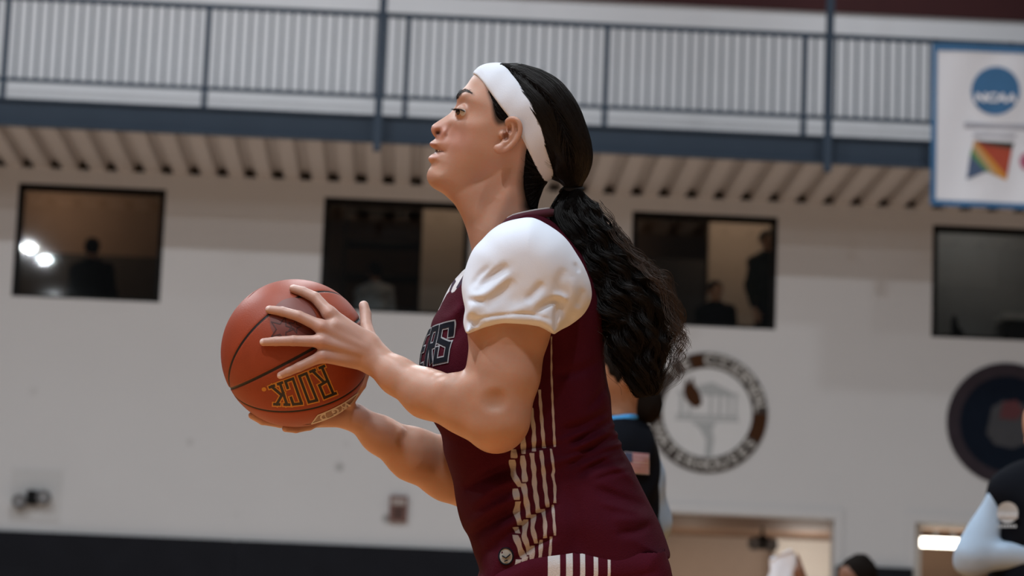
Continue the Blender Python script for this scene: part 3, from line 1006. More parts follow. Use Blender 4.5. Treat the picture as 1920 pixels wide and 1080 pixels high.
def grad(node, P, e=0.75):
    G = np.empty_like(P)
    for a in range(3):
        d = np.zeros(3); d[a] = e
        G[:, a] = node(P + d) - node(P - d)
    return G / (np.linalg.norm(G, axis=1, keepdims=True) + 1e-9)


def put(name, P, Q, pw, parent, m, smooth=True, attrs=None, origin=None):
    """mesh object from frame coordinates, child of parent (an Empty at top level)"""
    V = pw(P)
    o = origin_of(parent) if parent is not None else np.array(origin)
    me = mesh_data(name, V - o, Q, smooth, m)
    for nm, (typ, arr) in (attrs or {}).items():
        at_ = me.attributes.new(nm, typ, 'POINT')
        at_.data.foreach_set('color' if typ == 'FLOAT_COLOR' else 'value', np.ascontiguousarray(arr, np.float32).ravel())
    ob = link(name, me, parent)
    if parent is None: ob.location = [float(v) for v in o]
    return ob


def strands(name, curves, pw, parent, m, r_root=0.35, r_tip=0.12):
    """hair strands: list of (k,3) arrays in frame units"""
    hc = bpy.data.hair_curves.new(name)
    hc.add_curves([len(c) for c in curves])
    P = pw(np.concatenate(curves)) - origin_of(parent)
    hc.attributes['position'].data.foreach_set('vector', P.astype(np.float32).ravel())
    ra = hc.attributes.new('radius', 'FLOAT', 'POINT')
    rr = np.concatenate([np.linspace(r_root, r_tip, len(c)) for c in curves]) / PXM
    ra.data.foreach_set('value', rr.astype(np.float32))
    hc.materials.append(m)
    ob = bpy.data.objects.new(name, hc)
    S.collection.objects.link(ob)
    ob.parent = parent
    return ob
# ================================================================== the player
pw = frame_pw(D0)
J = frame_J(D0)
FLOOR_Y = 2068.0
rootp = pw([[1090, FLOOR_Y, 0]])[0]
player = empty('person', (rootp[0], rootp[1], 0.0), 'player in maroon jersey, white sleeves and white headband holding the basketball', 'person')


def attr_mat(name, rough, spec, bump=0.0, bscale=900, sss=0.0, sheen=0.0):
    m = mat(name, (0.5, 0.5, 0.5), rough=rough, spec=spec, bump=bump, bscale=bscale, sss=sss, sheen=sheen)
    n, l = nt(m)
    a = n.new('ShaderNodeAttribute'); a.attribute_name = 'pigment'
    l.new(a.outputs['Color'], n['Principled BSDF'].inputs['Base Color'])
    return m


M_skin = attr_mat('skin', 0.43, 0.45, bump=0.06, bscale=700, sss=0.2)
M_hairmesh = mat('black_hair_mass', (0.004, 0.0032, 0.003), rough=0.8, spec=0.04, bump=0.5, bscale=250)


def hair_mat(name, col, rough=0.45):
    return mat(name, col, rough=rough, spec=0.22)


M_hair = hair_mat('black_hair', (0.006, 0.0046, 0.0042), 0.42)
M_hair_tip = hair_mat('dark_brown_hair', (0.040, 0.027, 0.021), 0.5)

HEAD = [(905, 127), (893, 136), (884, 146), (875, 159), (866, 169), (859, 178.5), (856.5, 187), (856, 194), (851.5, 202), (844, 211.5), (832.5, 220), (820, 228),
        (811, 234.5), (808, 241), (809, 247.5), (812.5, 254), (816.5, 258.5), (813.5, 262), (807, 266.5), (805, 270), (808, 275.5), (816, 280.5), (816, 285.5), (808, 290.5), (802.5, 296.5),
        (804, 302), (808.5, 307.5), (807, 313), (802.5, 320), (800, 330), (803, 342), (811, 351.5), (820, 357), (831, 363.5), (842, 373), (851, 382), (858, 393), (866, 408), (875, 432), (884, 468),
        (892, 510), (900, 560), (1010, 560), (1030, 450), (1006, 405), (1005, 384), (1012, 361), (1020, 344), (1038, 330), (1066, 302), (1082, 265), (1085, 228), (1073, 188), (1046, 158), (1010, 138), (970, 127), (932, 122)]
HC = [(905, 150, 60, 70), (885, 165, 56, 62), (872, 180, 50, 55), (925, 185, 70, 75), (960, 190, 82, 85), (1000, 180, 88, 90), (1055, 220, 88, 90), (1050, 290, 80, 80), (985, 250, 83, 90), (960, 150, 74, 75),
      (862, 198, 20, 22), (857, 206, 13, 13), (868, 205, 40, 26), (876, 212, 47, 40), (888, 205, 56, 45), (905, 205, 66, 60), (846, 216, 12.5, 13), (833, 225, 13, 13), (820, 236, 15, 14), (814, 244, 14, 13),
      (831, 250, 20, 14), (838, 256, 23, 18), (846, 238, 24, 18), (856, 232, 38, 30), (868, 238, 48, 40), (885, 240, 60, 50), (905, 235, 70, 60), (930, 245, 76, 70), (958, 262, 80, 80),
      (815, 267, 20, 20), (826, 272, 27, 24), (838, 284, 33, 30), (850, 270, 42, 36), (812, 296, 20, 18), (826, 298, 29, 26), (815, 312, 24, 20), (808, 332, 28, 26), (822, 336, 36, 30), (838, 312, 37, 36),
      (850, 335, 38, 36), (870, 290, 54, 50), (880, 318, 50, 45), (905, 300, 62, 60), (915, 322, 53, 50), (935, 300, 65, 60), (945, 322, 58, 60),
      (830, 355, 30, 22), (850, 364, 28, 26), (870, 370, 34, 34), (895, 360, 42, 50), (925, 350, 48, 60), (880, 420, 38, 38), (900, 400, 45, 46), (930, 400, 52, 60), (965, 370, 60, 60), (990, 400, 56, 45), (1000, 350, 58, 45), (940, 480, 66, 60), (980, 480, 66, 60), (905, 500, 56, 45)]


def blur(A, n_):
    for _ in range(n_):
        B = np.pad(A, 1, mode='edge')
        A = (B[:-2, 1:-1] + B[2:, 1:-1] + B[1:-1, :-2] + B[1:-1, 2:] + 2 * A) / 6
    return A


def face_post(X, Y, W, sd):
    m_ = np.exp(-0.5 * (((X - 884) / 17) ** 2 + ((Y - 250) / 26) ** 2)); m_ = np.clip(m_ * 1.6, 0, 1)
    W = W * (1 - m_) + blur(W, 60) * m_
    # eyelids over the eyeball, with an almond opening
    r2 = 15.0 ** 2 - (X - 869.5) ** 2 - (Y - 212.5) ** 2
    lid = np.where(r2 > 0, 33.8 + np.sqrt(np.clip(r2, 0, None)), 0)
    k = 7.0
    h = np.clip(0.5 + 0.5 * (lid - W) / k, 0, 1)
    W = np.where(r2 > 0, W + (lid - W) * h + k * h * (1 - h), W)
    u = (X - 859.6) / 6.8; yc = 212.4 - 0.8 * u
    op = 1 - u ** 2
    inside = np.clip((np.clip(op, 0, None) * 3.2 - np.abs(Y - yc)) / 1.6, 0, 1)
    eye = 36 + np.sqrt(np.clip(13.0 ** 2 - (X - 870) ** 2 - (Y - 213) ** 2, 0, None))
    W = np.where(r2 > 0, W * (1 - inside) + np.minimum(W, eye - 4) * inside, W)
    return W


FB = [(868, 196, -4.0, 8, 4, 20), (867, 181, 3.5, 10, 4, -15),                     # crease under the brow, brow ridge
      (832.5, 249.5, 6.0, 5.0, 6.5, 30), (841, 247, -3.5, 2.6, 8, 25), (821.5, 249.5, -12.0, 3.8, 4.2, 35), (814, 240, 2.5, 5, 5),   # ala, groove, nostril, tip
      (812, 271, 3.0, 6, 3, 30), (813, 294.5, 3.5, 7, 3.2, -10), (820, 283.5, -7.0, 4.5, 1.7, 12), (833, 285.5, -3.0, 4, 2.6, 20),  # lips and mouth line
      (812, 307, -3, 6, 3), (846, 268, -2.0, 4, 14, 25), (880, 236, 4, 18, 9, 10), (868, 224, -1.5, 12, 4, 25),
      (905, 338, -4, 30, 6, -28), (938, 268, -2, 8, 12)]
FS = [([(968, 322), (948, 366), (922, 425), (905, 470)], 7.0, 11.0), ([(930, 372), (914, 400), (898, 430)], -4.0, 10.0)]
head = Inflate(HEAD, HC, step=1.0, bumps=FB, strokes=FS, post=face_post)

# ear
def ear(sg):
    z = 80.0
    hel = [(952, 241, 78), (951.5, 233, 84), (957, 228.5, 89), (964, 228.5, 92), (971, 233, 94), (975, 243, 95), (973.5, 256, 94), (967, 268, 92), (957, 279, 90), (946, 287, 88)]
    pts = catmull(hel, 3, False)
    it = [Cap(pts[i], pts[i + 1], 4.3, 4.3, 2.5) for i in range(len(pts) - 1)]
    plate = Inflate([(951, 240), (956, 231), (965, 231), (973, 240), (972, 256), (964, 268), (950, 281), (940, 289), (931, 290), (928, 284), (936, 274), (944, 264), (948, 252)], [(950, 250, 10, 8), (960, 250, 10, 8), (940, 280, 10, 8)], z0=82, step=1.0, k=3)
    lobe = [Ell((936, 284, 87), (11, 8.5, 6.5), 5, Matrix.Rotation(R(35), 3, 'Z').transposed()), Cap((962, 238, 88), (957, 258, 87), 3.4, 3.6, 3), Cap((957, 258, 87), (948, 270, 86), 3.6, 3.4, 3)]
    lobe[0].m = np.array(lobe[0].m)
    u = Union([plate] + it + lobe + [Ell((941, 257, 80), (5.5, 7, 8), 4)], k=4)
    return Cut(u, [Ell((955.5, 247, 94), (4.5, 9.5, 14)), Ell((948.5, 261, 92), (6, 8, 15)), Ell((967, 247, 97), (2.6, 12, 7.5))], k=2.5, ku=4)


ear_n = ear(1)


class Mirror:
    def __init__(s, n): s.n = n; s.c = n.c * np.array([1, 1, -1]); s.r = n.r; s.k = n.k
    def __call__(s, P, cb=None, rb=0):
        Q = P * np.array([1, 1, -1])
        if isinstance(s.n, (Union, Cut)): return s.n(Q, None if cb is None else cb * np.array([1, 1, -1]), rb)
        return s.n(Q)


# ---- ball and hands
BC = np.array([553.0, 662.0, 0.0]); BR = 138.5


def on_ball(px, py, lift, far=False):
    """joint above the ball's surface at an image place"""
    r = BR + lift
    p = np.array([px, py, 0.0]) - BC
    for _ in range(3):
        q = p[:2]
        zz = r * r - q @ q
        z = math.sqrt(zz) if zz > 0 else 0.0
        k = 1 - (z if not far else -z) / F
        p[:2] = np.array([960 + (px - 960) * k, 540 + (py - 540) * k]) - BC[:2]
    return BC + np.array([p[0], p[1], -z if far else z])


def finger(js, rs, k=2.5):
    return Union([Cap(js[i], js[i + 1], rs[i], rs[i + 1], k) for i in range(len(js) - 1)], k=7.0, kin=2.5)


wrist = J(704, 675, 104)
elbow = J(931, 784, 212)
shld = J(958, 520, 190)
fi = [on_ball(550, 541.5, 6), on_ball(568, 547, 8.5), on_ball(591, 558, 12), on_ball(618, 588, 17)]
fm = [on_ball(505, 580.5, 6), on_ball(529, 584, 9), on_ball(561, 593, 12), on_ball(603, 613, 17)]
fr = [on_ball(494, 641.5, 6), on_ball(518, 640, 9), on_ball(550, 639, 12), on_ball(602, 640, 17)]
fl_ = [on_ball(526, 704, 5.5), on_ball(541, 697, 8), on_ball(561, 688, 10.5), on_ball(604, 668, 15)]
th = [J(682, 573, 26), J(685.5, 589, 34), J(687, 611, 55), J(693, 640, 84)]
hand = Union([finger(fi, [8.1, 9.2, 10.3, 12]), finger(fm, [7.8, 8.9, 10.1, 12]), finger(fr, [7.5, 8.7, 9.8, 11.5]), finger(fl_, [7.0, 7.9, 8.8, 10.5]),
              finger(th, [9.4, 10.6, 11.2, 16]),
              Cap(fi[3], J(688, 645, 102), 12.5, 20, 9), Cap(fm[3], J(690, 653, 106), 12.5, 22, 9), Cap(fr[3], J(692, 664, 104), 12, 22, 9), Cap(fl_[3], J(692, 676, 98), 11, 21, 9),
              Cap(J(628, 610, 128), J(686, 640, 100), 12, 18, 9), Cap(J(622, 650, 122), J(686, 668, 98), 13, 20, 9),
              Cap(J(690, 657, 98), J(705, 672, 104), 27, 27, 14),
              # knuckles and extensor tendons
              Ell(fi[3] + [0, 0, 4], (9, 8, 8), 6), Ell(fm[3] + [0, 0, 4], (9, 8, 8.5), 6), Ell(fr[3] + [0, 0, 4], (9, 8, 8), 6), Ell(fl_[3] + [0, 0, 3], (8, 8, 7), 6),
              Cap(fi[3] + [0, 0, 8], J(685, 648, 120), 4, 5, 7), Cap(fm[3] + [0, 0, 8], J(687, 655, 124), 4, 5, 7), Cap(fr[3] + [0, 0, 7], J(688, 664, 123), 4, 5, 7)], k=10)
arm = Union([Cap(shld, J(955, 612, 194), 74, 71, 20), Cap(J(955, 612, 194), J(944, 700, 206), 71, 62, 22), Cap(J(944, 700, 206), elbow, 62, 55, 24),
             Cap(elbow, J(878, 762, 190), 55, 50, 26), Cap(J(878, 762, 190), J(800, 738, 158), 50, 42, 20), Cap(J(800, 738, 158), J(745, 705, 126), 42, 33, 20), Cap(J(745, 705, 126), wrist, 33, 28, 16),
             Ell(J(929, 812, 208), (32, 28, 36), 22), Cap(J(922, 746, 235), J(850, 730, 205), 28, 24, 28), Ell(J(903, 724, 214), (34, 22, 40), 20)], k=22)
arm = Cut(arm, [Ell(J(926, 752, 280), (24, 17, 14))], k=14, ku=22)
near_arm = Union([arm, hand], k=14)

# far arm: palm under the ball, fingers curled beneath it
fe, fw_ = J(905, 900, -205), J(668, 784, -92)


def bdir(dx, dy, dz, lift):
    v = np.array([dx, dy, dz], float); return BC + v / np.linalg.norm(v) * (BR + lift)


f1 = [bdir(-82, 118, -5, 4.0), bdir(-62, 126, -26, 7), bdir(-30, 128, -50, 9), bdir(20, 122, -66, 12)]
f2 = [bdir(-18, 142, -2, 4.0), bdir(0, 136, -22, 7), bdir(22, 130, -42, 9), bdir(48, 114, -62, 12)]
f3 = [bdir(-104, 62, -66, 7), bdir(-72, 82, -84, 8), bdir(-36, 92, -98, 10), bdir(12, 102, -92, 13)]
f4 = [bdir(-78, 14, -112, 7), bdir(-52, 40, -122, 8), bdir(-20, 58, -122, 9), bdir(26, 78, -108, 12)]
ft = [bdir(126, 30, -52, 8), bdir(118, 60, -54, 9), bdir(98, 90, -62, 11), J(655, 778, -88)]
pal = J(655, 780, -88)
far_hand = Union([finger(q, [7.0, 7.8, 8.8, 10.5]) for q in (f1, f2, f3, f4)] + [finger(ft, [8, 9, 10, 14])] +
                 [Cap(q[3], pal, 13, 20, 9) for q in (f1, f2, f3, f4)] + [Cap(pal, fw_, 23, 24, 12)], k=10)
far_arm = Union([Cap(fw_, J(712, 815, -112), 24, 33, 14), Cap(J(712, 815, -112), J(775, 852, -140), 34, 48, 20), Cap(J(775, 852, -140), J(845, 880, -178), 49, 60, 20), Cap(J(845, 880, -178), fe, 60, 62, 20),
                 Cap(fe, J(960, 520, -200), 62, 76, 24), Cap(J(690, 780, -96), J(745, 812, -100), 7, 12, 10)], k=20)
torso = Union([Ell((968, 610, 0), (105, 120, 110), 30), Ell((1000, 850, 0), (100, 180, 105), 30), Ell((1085, 1070, 0), (115, 110, 140), 30),
               Cap((962, 500, -80), (962, 500, 80), 58, 58, 30), Cap((962, 505, 80), shld, 55, 70, 30), Cap((962, 505, -80), J(960, 520, -200), 55, 70, 30)], k=24)
legs = Union([Cap((1090, 1110, s_ * 80), (1000, 1560, s_ * 105), 84, 54, 20) for s_ in (1, -1)] + [Cap((1000, 1560, s_ * 105), (1085, 1740, s_ * 108), 53, 50, 20) for s_ in (1, -1)] +
             [Cap((1085, 1740, s_ * 108), (1125, 1985, s_ * 110), 50, 33, 20) for s_ in (1, -1)], k=20)
head.k = 10
body = Union([head, ear_n, Mirror(ear_n), torso, legs, near_arm, far_arm, far_hand], k=10)
for q, k in ((head, 8), (ear_n, 3), (torso, 18), (legs, 20), (near_arm, 12), (far_arm, 14), (far_hand, 10)): q.k = k
mq = body.items[2]; mq.k = 3

import time as _t
_t0 = _t.time()
P, Q = surface(body, (396, 96, -300), (1190, 2030, 300), h=2.0)
print('body', len(P), round(_t.time() - _t0, 1))

# ---- skin pigment
n = len(P)
col = np.tile(np.array([0.455, 0.252, 0.178]), (n, 1))
nz = 0.5 + 0.5 * np.sin(P[:, 0] * 0.071 + 1.3 * np.sin(P[:, 1] * 0.053) + P[:, 2] * 0.06) * np.sin(P[:, 1] * 0.083 + P[:, 2] * 0.05)
col *= (0.93 + 0.11 * nz)[:, None]
fr_ = np.sin(P[:, 0] * .31 + 2 * np.sin(P[:, 1] * .23)) * np.sin(P[:, 1] * .37 + 2 * np.sin(P[:, 2] * .19)) * np.sin(P[:, 2] * .29 + 2 * np.sin(P[:, 0] * .21))
col *= np.stack([1 + .03 * fr_, 1 - .05 * fr_, 1 - .06 * fr_], 1)


def blend(mask, c, a=1.0):
    global col
    mask = np.clip(mask, 0, 1)[:, None] * a
    col = col * (1 - mask) + np.array(c) * mask


def spoly(pts, soft=2.0, sm=True):
    q = catmull(pts, 6) if sm else np.array(pts, float)
    lo, hi = q.min(0) - 12, q.max(0) + 12
    ix = np.where((P[:, 0] > lo[0]) & (P[:, 0] < hi[0]) & (P[:, 1] > lo[1]) & (P[:, 1] < hi[1]))[0]
    out = np.zeros(n)
    out[ix] = np.clip(0.5 + poly_sdf(q, P[ix, 0], P[ix, 1]) / soft, 0, 1)
    return out


def gauss(x, y, sx, sy, zlo=-1e9):
    return np.exp(-0.5 * (((P[:, 0] - x) / sx) ** 2 + ((P[:, 1] - y) / sy) ** 2)) * (P[:, 2] > zlo)


hd = (P[:, 1] < 420) & (np.abs(P[:, 2]) < 110)
blend(gauss(855, 262, 26, 20) * hd, (0.48, 0.235, 0.19), 0.6)
blend(gauss(822, 246, 14, 11) * hd, (0.50, 0.23, 0.19), 0.6)
blend(spoly([(804, 269), (808, 267), (815, 270), (825, 277), (832, 284), (824, 282), (815, 281), (808, 276)], 2.5) * hd, (0.36, 0.16, 0.135), 0.85)
blend(spoly([(801, 297), (805, 291), (813, 287.5), (822, 286.5), (832, 286.5), (824, 294), (815, 299.5), (807, 302)], 2.5) * hd, (0.50, 0.27, 0.215), 0.8)
blend(spoly([(815, 281), (824, 282.5), (833, 285), (824, 286.5), (815, 287)], 2.0) * hd, (0.06, 0.02, 0.018), 0.9)
blend(gauss(821.5, 249.5, 3.8, 3.6) * hd, (0.07, 0.022, 0.018), 0.95)
blend(spoly([(852, 209.5), (857, 207.3), (864, 207.5), (870, 210.2), (873, 212.4), (869, 212.6), (863, 210), (857, 209.8), (854, 211)], 2.0) * hd, (0.02, 0.014, 0.012), 0.9)
blend(spoly([(857, 217.5), (864, 219), (873, 214.5), (866, 220), (858, 219.5)], 2.5) * hd, (0.16, 0.085, 0.07), 0.5)
blend(spoly([(856, 188), (858, 178), (864, 172), (872, 169.5), (881, 173), (890, 182), (883, 178), (874, 174.5), (866, 177), (860, 185)], 5.0) * hd, (0.10, 0.058, 0.042), 0.6)
blend(gauss(866, 199, 9, 4) * hd, (0.33, 0.17, 0.13), 0.35)
HL = [(912, 150), (930, 175), (950, 205), (968, 230), (952, 238), (944, 238), (933, 238), (926, 226), (922, 200), (915, 176)]
blend(spoly(HL, 9) * hd * np.clip((86 - np.abs(P[:, 2])) / 4, 0, 1), (0.018, 0.013, 0.011), 0.97)
NP = [(986, 275), (1005, 300), (1040, 335), (1040, 400), (985, 398), (977, 372), (974, 345), (979, 310)]
blend(spoly(NP, 16) * hd, (0.016, 0.011, 0.009), 0.97)
blend(spoly([(930, 95), (945, 121), (962, 145), (985, 185), (1008, 232), (1016, 262), (1023, 292), (1034, 330), (1120, 340), (1120, 95)], 3.0, False) * hd, (0.012, 0.009, 0.008), 1)
blend(gauss(950.5, 257, 5, 9) * (np.abs(P[:, 2]) > 70) * (np.abs(P[:, 2]) < 91), (0.22, 0.085, 0.06), 0.7)
blend(gauss(927, 752, 15, 11) * (P[:, 2] > 200), (0.34, 0.175, 0.10), 0.55)  # darker brown patch at the inner elbow
blend(gauss(941, 285, 13, 9) * (np.abs(P[:, 2]) > 80), (0.50, 0.24, 0.17), 0.4)
blend(np.clip((735 - P[:, 0]) / 60, 0, 1) * (P[:, 1] > 500), (0.46, 0.28, 0.228), 0.8)
for j in (fi, fm, fr, fl_):
    d = np.linalg.norm(P - (j[3] + [0, 0, 8]), axis=1); blend(np.exp(-0.5 * (d / 10) ** 2), (0.47, 0.24, 0.185), 0.5)
    d = np.linalg.norm(P - (j[2] + [0, 0, 6]), axis=1); blend(np.exp(-0.5 * (d / 7) ** 2), (0.42, 0.22, 0.165), 0.45)
    ax = (j[0] - j[1]) / np.linalg.norm(j[0] - j[1]); nv = (j[0] - BC) / np.linalg.norm(j[0] - BC)
    q = P - (j[0] + nv * 6 + ax * 2.0)
    e = ((q @ ax) / 5.0) ** 2 + ((q @ np.cross(ax, nv)) / 4.4) ** 2 + ((q @ nv) / 4.0) ** 2
    blend(np.clip(2.2 - 1.6 * e, 0, 1), (0.70, 0.53, 0.48), 0.85)
q = P - (th[0] + [-2, -4, 6]); blend(np.exp(-0.5 * ((q / [4.5, 5, 6]) ** 2).sum(1)), (0.68, 0.50, 0.45), 0.7)
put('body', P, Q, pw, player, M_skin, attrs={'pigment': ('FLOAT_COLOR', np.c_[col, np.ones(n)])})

# ---- eyes, teeth
M_eye = mat('eye_white', (0.50, 0.47, 0.45), rough=0.15, spec=0.6)
M_iris = mat('dark_brown_iris', (0.02, 0.012, 0.008), rough=0.1, spec=0.7)
for s_ in (1, -1):
    b = MB(); b.ellipsoid((870, 213, 36 * s_), (13.0, 13.0, 13.0), 20, 14)
    e = put('eye', np.array(b.V), b.F, pw, player, M_eye)
    b = MB(); b.ellipsoid((860.2, 212.6, 36 * s_ + 5.0 * s_), (5.2, 6.0, 7.4), 16, 10)
    V = np.array(b.V)
    put('iris', V, b.F, pw, e, M_iris)
M_tooth = mat('tooth', (0.70, 0.64, 0.52), rough=0.25)
b = MB()
for i in range(-4, 5):
    a = i * 0.30
    b.ellipsoid((839 - 19 * math.cos(a), 283.0, 21 * math.sin(a)), (2.4, 3.0, 3.6), 8, 6)
put('teeth', np.array(b.V), b.F, pw, player, M_tooth)['kind'] = 'stuff'

# ---- headband
M_band = mat('white_terry', (0.64, 0.67, 0.74), rough=0.9, spec=0.2, sheen=0.1, bump=0.14, bscale=900)
BAND = [(883, 131), (890, 122), (912, 110), (936, 112), (945, 121), (960, 142), (975, 164), (997, 201), (1012, 231), (1019, 260), (1027, 290), (1037, 322), (1036, 334), (1020, 341), (1004, 316), (990, 286.5), (978.5, 264), (966, 245), (952.6, 223), (941.5, 208.5), (923, 183), (908, 160.5), (896, 146), (888, 139.5)]
bslab = Slab(BAND, 1.0)


def band_f(P_):
    a = head(P_) - 5.0 - 0.5 * np.sin(P_[:, 0] * 0.11 + P_[:, 1] * 0.07 + P_[:, 2] * .05); b = bslab(P_)
    h_ = np.clip(0.5 + 0.5 * (a - b) / 4.0, 0, 1)
    return b + (a - b) * h_ + 4.0 * h_ * (1 - h_)


P, Q = surface(Fn(band_f, (955, 230, 0), 200), (876, 100, -110), (1046, 350, 110), h=2.0)
put('headband', P, Q, pw, player, M_band)

# ---- hair on the skull, gathered to the tie
HAIR = [(930, 121), (945, 118.5), (965, 120), (982, 123), (1000, 128), (1019, 134.5), (1049, 153), (1071, 179), (1086, 205), (1097, 234), (1106, 264), (1109.5, 296), (1103, 323), (1091, 345), (1085, 357), (1065, 357), (1058, 347), (1046, 338), (1034, 331), (1024, 300), (1014, 268), (1004, 240), (988, 206), (968, 172), (948, 142)]
hairm = Inflate(HAIR, [(955, 140, 76, 62), (985, 170, 90, 75), (1020, 220, 96, 80), (1060, 230, 92, 85), (1040, 290, 88, 60), (1070, 300, 72, 62), (1055, 325, 50, 34), (1074, 350, 15, 12), (1095, 290, 66, 60), (1000, 140, 80, 62)], step=1.5,
                strokes=[([(960, 150), (1010, 200), (1045, 270), (1070, 345)], -2.5, 3), ([(985, 150), (1035, 200), (1065, 270), (1074, 345)], 2.0, 4), ([(1000, 215), (1025, 270), (1062, 340)], -2.5, 3), ([(1020, 150), (1065, 210), (1082, 280), (1078, 345)], -2.0, 4), ([(975, 175), (1020, 240), (1066, 342)], 2.5, 4)])
shells = [hairm]


def hair_f(P_):
    d = hairm(P_)
    inner = head(P_)
    for pl, off in ((sl_side, 1.6), (sl_nape, 3.0), (sl_cap, 3.2)):
        a = inner - off; b = pl(P_)
        h_ = np.clip(0.5 + 0.5 * (a - b) / 3.0, 0, 1)
        d = np.minimum(d, b + (a - b) * h_ + 3.0 * h_ * (1 - h_))
    return d


sl_side = Slab([(908, 146), (925, 172), (940, 198), (957, 224), (952, 231), (945, 232), (936, 229), (929, 218), (925, 200), (917, 178)], 1.0)
sl_cap = Slab(HAIR, 1.0)
sl_nape = Slab([(988, 280), (1000, 300), (1022, 335), (1026, 348), (1018, 366), (1009, 392), (994, 392), (986, 374), (981, 345), (983, 310)], 1.0)
hairfn = Fn(hair_f, (1010, 240, 0), 200)
P, Q = surface(hairfn, (900, 108, -110), (1120, 404, 110), h=2.5)
hair_o = put('hair', P, Q, pw, player, M_hairmesh)


def comb(starts, target, steps, hstep, lift, jit=0.0):
    """walk over the hair surface towards a target point"""
    X = starts.copy(); out = [X.copy()]
    tg = np.array(target, float) + rng.normal(0, 1, X.shape) * [4, 3, 7]
    for i in range(steps):
        G = grad(hairfn, X)
        d = tg - X
        ln = np.linalg.norm(d, axis=1, keepdims=True)
        d = d - G * (d * G).sum(1, keepdims=True)
        d /= np.linalg.norm(d, axis=1, keepdims=True) + 1e-6
        X = X + d * np.minimum(hstep, ln)
        for _ in range(2):
            X = X - (hairfn(X) - lift)[:, None] * grad(hairfn, X)
        out.append(X.copy())
    return np.stack(out, 1)


sel = np.where((P[:, 0] - 951 > (P[:, 1] - 118) * 0.42))[0]
edge = sel[(P[sel, 0] - (951 + (P[sel, 1] - 118) * 0.42)) < 24]
st = np.concatenate([P[rng.choice(sel, 2600)], P[rng.choice(edge, 1500)]])
cv = comb(st, (1074, 352, 0), 9, 11.0, 0.9 + 1.2 * rng.random(len(st)))
strands('combed_hair', [c for c in cv], pw, hair_o, M_hair, 0.42, 0.3)
sel = np.where((P[:, 0] < 962) & (P[:, 1] > 140) & (P[:, 1] < 236))[0]
st = P[rng.choice(sel, 500)]
cv = comb(st, (985, 262, 0), 4, 5.0, 0.8)
cv2 = []
for c in cv[:200]:
    w = c.copy(); w[:, 0] += np.linspace(0, -6, len(w)) + rng.normal(0, 1); w[:, 1] += np.linspace(0, 10, len(w)); cv2.append(w)
strands('sideburn_hair', [c for c in cv] + cv2, pw, hair_o, M_hair, 0.3, 0.1)
sel = np.where((P[:, 0] > 972) & (P[:, 0] < 1035) & (P[:, 1] > 285))[0]
st = P[rng.choice(sel, 900)]
cv = comb(st, (1050, 332, 0), 5, 7.0, 1.0)
cv3 = []
for c in cv[:220]:
    w = c[::-1].copy(); w[:, 0] += np.linspace(0, -9, len(w)); w[:, 1] += np.linspace(0, 16 * rng.random(), len(w)); cv3.append(w)
strands('nape_hair', [c for c in cv] + cv3, pw, hair_o, M_hair, 0.32, 0.12)

# brows and lashes
br_ = catmull([(857.5, 186), (859.5, 179), (864.5, 173.5), (871, 171.2), (879, 173.8), (888, 181)], 8, False)
cs = []
for s_ in (1, -1):
    for _ in range(130):
        i = rng.integers(0, len(br_) - 6); p0 = br_[i] + rng.normal(0, 1.5, 2) * (1.0 if i < 30 else 0.6); d = (br_[i + 5] - br_[i]); d = d / np.linalg.norm(d)
        pts = [p0 + d * t * 6 + np.array([0, -0.6]) * t for t in (0, .5, 1)]
        cs.append(np.array([[q[0], q[1], s_ * (head.W(q[0], q[1]) + 0.5)] for q in pts]))
strands('eyebrow_hair', cs, pw, player, M_hair, 0.3, 0.15)
cs = []
for s_ in (1, -1):
    for t in np.linspace(0, 1, 26):
        x0 = 857 + 16 * t; y0 = 208.8 - 2.0 * math.sin(t * PI) + 2.6 * t; z0 = head.W(x0, y0)
        ln = 11 - 5 * t
        cs.append(np.array([[x0, y0, s_ * z0], [x0 - ln * .5, y0 + .6, s_ * (z0 + 2.5)], [x0 - ln, y0 - 1.2 - rng.random(), s_ * (z0 + 3.5)]]))
strands('eyelashes', cs, pw, player, M_hair, 0.5, 0.2)

# ---- ponytail
SP = np.array([(1073, 357, 0), (1074, 392, 8), (1091, 431, 18), (1112, 469, 26), (1138, 512, 30), (1162, 551, 32), (1188, 590, 34), (1198, 638, 34), (1206, 690, 34), (1213, 742, 34)], float)
SRAD = np.array([15, 44, 50, 51, 55, 64, 61, 60, 46, 20], float)
spc = catmull(SP, 10, False); sr = np.interp(np.linspace(0, 9, len(spc)), np.arange(10), SRAD)
core = Union([Cap(spc[i], spc[i + 5], sr[i] * (0.72 if i < 50 else 0.66), sr[min(i + 5, len(sr) - 1)] * 0.66, 10) for i in range(0, len(spc) - 9, 5)], k=10)
core_f = Fn(lambda P_: core(P_) + 3.0 * np.sin(P_[:, 0] * 0.16 + P_[:, 2] * 0.09 + 1.5 * np.sin(P_[:, 1] * .05)) + 2.0 * np.sin(P_[:, 1] * .11 + P_[:, 2] * .15), core.c, core.r)
P, Q = surface(core_f, (1000, 335, -60), (1290, 770, 110), h=3.0)
pony = put('ponytail', P, Q, pw, player, M_hairmesh)


